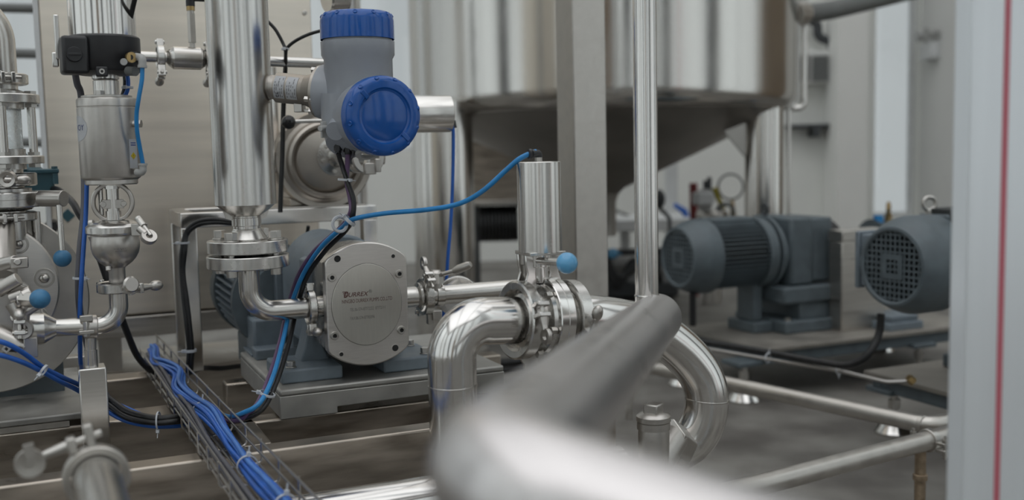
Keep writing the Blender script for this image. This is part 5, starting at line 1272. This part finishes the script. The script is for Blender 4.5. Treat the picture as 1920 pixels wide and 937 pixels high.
# cables above the left actuator
cable('black_cable', 'black cable running up beside the top of the left cylinder', 'cable', [(256, -15, 1.72), (250, 10, 1.73), (244, 40, 1.75), (243, 75, 1.78), (240, 110, 1.80), (238, 150, 1.82)], .0040, 'black')
cable('blue_cable', 'blue cable passing behind the black collar beside the shaft', 'cable', [(236, 130, 1.815), (240, 150, 1.815), (239, 168, 1.815), (233, 182, 1.815)], .0036, 'cableb')
cable('black_cable', 'second black cable behind the collar beside the shaft', 'cable', [(232, 130, 1.825), (235, 150, 1.825), (234, 166, 1.825), (229, 182, 1.825)], .0040, 'black')
tie_at(P(239, 164, 1.82), Z, .0085, 'white cable tie beside the shaft below the black collar')
cable('grey_cable', 'short dark cable slanting from the collar to the actuator rear left', 'cable', [(141, 138, 1.80), (145, 158, 1.81), (152, 180, 1.82), (155, 260, 1.825), (158, 340, 1.81), (157, 400, 1.79), (150, 470, 1.77), (147, 540, 1.765), (152, 600, 1.79), (162, 640, 1.82), (175, 690, 1.84), (195, 735, 1.85), (222, 768, 1.84)], .0058, 'cableg')
cable('blue_cable', 'blue cable hanging straight down in front of the left pipe', 'cable', [(163, 340, 1.78), (161, 400, 1.775), (157, 460, 1.76), (153, 520, 1.75), (150, 580, 1.75), (150, 640, 1.77), (153, 690, 1.81), (170, 720, 1.84), (200, 752, 1.84), (240, 780, 1.82), (300, 797, 1.81), (335, 794, 1.82), (366, 788, 1.87)], .0038, 'cableb')
tie_at(P(150, 521, 1.76), Z+A*.05, .0105, 'white cable tie on the hanging grey and blue cables', tail=V((1, -.6, .1)))
cable('black_hose', 'thick black hose curving down behind the bulb valve to the tray', 'hose', [(88, 352, 2.15), (112, 358, 2.1), (135, 378, 2.05), (148, 400, 2.03), (168, 432, 2.02), (186, 480, 2.02), (203, 530, 2.02), (222, 580, 2.04), (240, 628, 2.08), (258, 668, 2.12), (280, 692, 2.16), (300, 702, 2.2)], .0068, 'black')
# bundle crossing from far left to the tray
cable('blue_cable', 'upper blue cable entering from the left edge', 'cable', [(-30, 634, 1.56), (10, 643, 1.57), (45, 662, 1.60), (80, 688, 1.64), (115, 706, 1.70), (150, 722, 1.78), (200, 748, 1.84), (240, 766, 1.83), (275, 780, 1.82), (325, 784, 1.82), (362, 780, 1.88)], .0040, 'cableb')
cable('blue_cable', 'lower blue cable entering from the left edge', 'cable', [(-30, 660, 1.57), (10, 668, 1.58), (45, 680, 1.60), (80, 697, 1.64), (115, 716, 1.70), (150, 734, 1.78), (200, 770, 1.82), (240, 790, 1.81), (290, 799, 1.80), (335, 798, 1.81), (366, 792, 1.86)], .0040, 'cableb')
cable('black_cable', 'upper black cable sagging between support post and tray', 'cable', [(150, 716, 1.83), (205, 748, 1.835), (240, 772, 1.81), (290, 784, 1.79), (330, 782, 1.80), (362, 778, 1.86)], .0062, 'black')
cable('black_cable', 'lower black cable sagging between support post and tray', 'cable', [(150, 724, 1.82), (205, 760, 1.825), (240, 783, 1.80), (290, 792, 1.785), (330, 790, 1.79), (362, 786, 1.85)], .0052, 'black')
tie_at(P(82, 694, 1.63), V((.8, 0, -.5)), .0085, 'white cable tie on the two blue cables at the left edge', tail=V((0, -.7, -.6)))
tie_at(P(297, 789, 1.795), V((1, .1, 0)), .0155, 'white cable tie around the black bundle left of the tray', tail=V((0, -.5, -1)), w=.003)
tg = thing('square_tag', 'small white square tag on a black stub at the left edge', 'tag', P(12, 654, 1.62)); part('plate', MB(frame(P(12, 654, 1.62), V((.1, -1, 0)), Z)).ring((0, 0, 0), V((0, 0, 1)), .0035, .0075, .002, 4, .0003), M['whitef'], tg, .0005)
part('stub', MB().cyl(P(14, 654, 1.625), P(30, 655, 1.65), .0045), M['blackp'], tg)
# double black cable at the table frame
for k, off in enumerate((0, 6)):
    cable('black_cable', ['outer black cable arching down the table frame leg', 'inner black cable arching down the table frame leg'][k], 'cable', [(440, 416+off*.4, 2.20), (400, 411+off, 2.2), (370, 416+off, 2.2), (350, 434+off, 2.2), (341+off, 470, 2.19), (340+off*.6, 510, 2.19), (344+off, 560, 2.18), (350+off, 610, 2.17), (354+off, 655, 2.17), (352+off, 700, 2.17)], .0048, 'black')
tie_at(P(345, 455, 2.19), Z, .0105, 'white cable tie high on the table frame leg', tail=V((-1, -.5, 0)))
tie_at(P(357, 657, 2.17), Z, .0115, 'white cable tie low on the table frame leg', tail=V((-1, -.5, 0)), w=.006)
cable('floor_hose', 'dark hose lying behind the pump base left corner', 'hose', [(352, 700, 2.25), (380, 690, 2.35), (415, 690, 2.4), (450, 686, 2.45)], .006, 'black')
# Y-shaped thin cables near the transmitter
cable('thin_cable', 'thin black cable rising left from the cable joint beside the vessel pipe', 'cable', [(500, 38, 2.15), (516, 55, 2.15), (530, 80, 2.15), (535, 96, 2.15), (534, 130, 2.2), (530, 200, 2.25), (528, 290, 2.27), (526, 335, 2.27), (524, 398, 2.27)], .0034, 'black')
cable('thin_cable', 'thin black cable rising right to the blue top cap', 'cable', [(608, 56, 2.1), (580, 64, 2.12), (555, 76, 2.14), (540, 88, 2.15), (536, 98, 2.145), (536, 130, 2.19), (533, 200, 2.24), (531, 290, 2.26), (529, 335, 2.26), (527, 398, 2.26)], .0034, 'black')
tie_at(P(535, 92, 2.148), Z, .0065, 'small white tie at the thin cable joint')
cable('rail_cable', 'short black cable hanging below the table rail', 'cable', [(578, 424, 2.30), (575, 445, 2.31), (571, 470, 2.32)], .004, 'black')
# long dark hoses behind the valve bottom
hz_ = lambda x, y, z: on_z(x, y, z)
tag(part('long_hose', MB().tube(spline([on_z(850, 692, .02), on_z(900, 685, .02), on_z(960, 678, .02), on_z(1030, 672, .02), on_z(1120, 664, .02)]), .018), M['black']), 'upper black hose lying on the floor behind the valve', 'hose')
tag(part('long_hose', MB().tube(spline([on_z(860, 704, .012), on_z(920, 697, .012), on_z(990, 688, .012), on_z(1060, 679, .012)]), .010), M['black']), 'lower black hose lying on the floor behind the valve', 'hose')

# ================================================================ WIRE TRAY WITH BLUE CABLES
ZT0, ZT1 = ZB+.006, ZB+.042
lt = [on_z(262, 654, ZT1), on_z(452, 924, ZT1)]; rt = [on_z(292, 627, ZT1), on_z(585, 924, ZT1)]
def ext(p, k): d = p[1]-p[0]; return [p[0]-d*.0, p[1]+d*k]
lt = ext(lt, .35); rt = ext(rt, .35)
t = thing('cable_tray', 'steel wire mesh cable tray full of blue cables running away at lower left', 'cable tray', (lt[0].x, lt[0].y, ZB))
dn = V((0, 0, ZT1-ZT0)); R_ = .0019
def lerp(a, b, f): return a+(b-a)*f
inn = lambda f, q: lerp(lerp(lt[0], lt[1], f), lerp(rt[0], rt[1], f), q)
for (q, dz) in ((0, 0), (0, .5), (1, 0), (1, .55), (.05, 1), (.5, 1), (.95, 1)):
    part('long_wire', MB().cyl(inn(0, q)-dn*dz, inn(1, q)-dn*dz, R_, n=10), M['wire'], t)
NW = 17
for k in range(NW+1):
    f = .01+.98*k/NW
    a, b = inn(f, 0), inn(f, 1); e_ = (b-a).normalized()*.003
    part('cross_wire', MB().tube(path([a-e_*.8+Z*.002, a-e_*.8-dn, b+e_*.8-dn, b+e_*.8+Z*.002], .008, 4), R_, 10), M['wire'], t)
rnd = random.Random(5)
base = [(.02, .55), (.06, .5), (.10, .35), (.16, .55), (.22, .75), (.29, .40), (.36, .52), (.44, .62), (.50, .66), (.56, .62), (.62, .58), (.68, .60), (.76, .66), (.86, .72), (.97, .74)]
def tcab(off, dz, m, label, group, amp=.06, pts=base):
    pp = []
    for i, (f, q) in enumerate(pts):
        w1 = rnd.uniform(-amp, amp)
        if .48 < f < .52 or .60 < f < .63 or .80 < f: w1 *= .3
        sc_ = .55 if f > .45 else 1.0
        g_ = inn(f, min(.93, max(.07, q+off*sc_+w1)))
        hgt = .010+dz+(.006 if f < .45 else 0)+(.004 if i % 2 else 0)*(1 if f < .45 else 0)
        pp.append(V((g_.x, g_.y, ZT0+R_+hgt)))
    o = part(('blue' if m != 'cableg' else 'grey')+'_cable', MB().tube(spline(pp, 8), .0034, 10), M[m]); return tag(o, label, 'cable', group)
for k in range(11):
    off = (-.20, -.12, -.04, .04, .12, .20, -.15, -.05, .05, .15, 0)[k]; dz = 0 if k < 6 else (.0075 if k < 10 else .014)
    tcab(off, dz, 'cablel' if k % 3 else 'cableb', 'blue cable in the bundle lying along the wire mesh tray', 'blue cables in the wire tray', .05)
gb = [(.03, .2), (.15, .25), (.28, .2), (.40, .18), (.52, .22), (.64, .18), (.76, .20), (.88, .22), (.97, .25)]
for k in range(4): tcab((-.10, -.02, .06, .14)[k], (0, 0, .006, 0)[k], 'cableg', 'grey cable along the left side of the wire mesh tray', 'grey cables in the wire tray', .03, gb)
for (f, q, r, lb_) in ((.49, .66, .015, 'white cable tie halfway along the tray bundle'), (.62, .58, .0145, 'white cable tie around the blue tray bundle beside the pump base'), (.245, .60, .015, 'white cable tie near the far curl of the tray bundle')):
    if f == .49: f, q = .515, .655
for (f, q, r, lb_) in ((.40, .58, .0145, 'white cable tie near the curl of the tray bundle'), (.62, .58, .0145, 'white cable tie around the blue tray bundle beside the pump base'), (.735, .645, .0145, 'white cable tie on the tray bundle nearest the bottom edge')):
    c = inn(f, q); c = V((c.x, c.y, ZT0+.016)); tie_at(c, inn(f+.03, q)-inn(f, q), r, lb_, tail=V((.3, -.3, 1)))
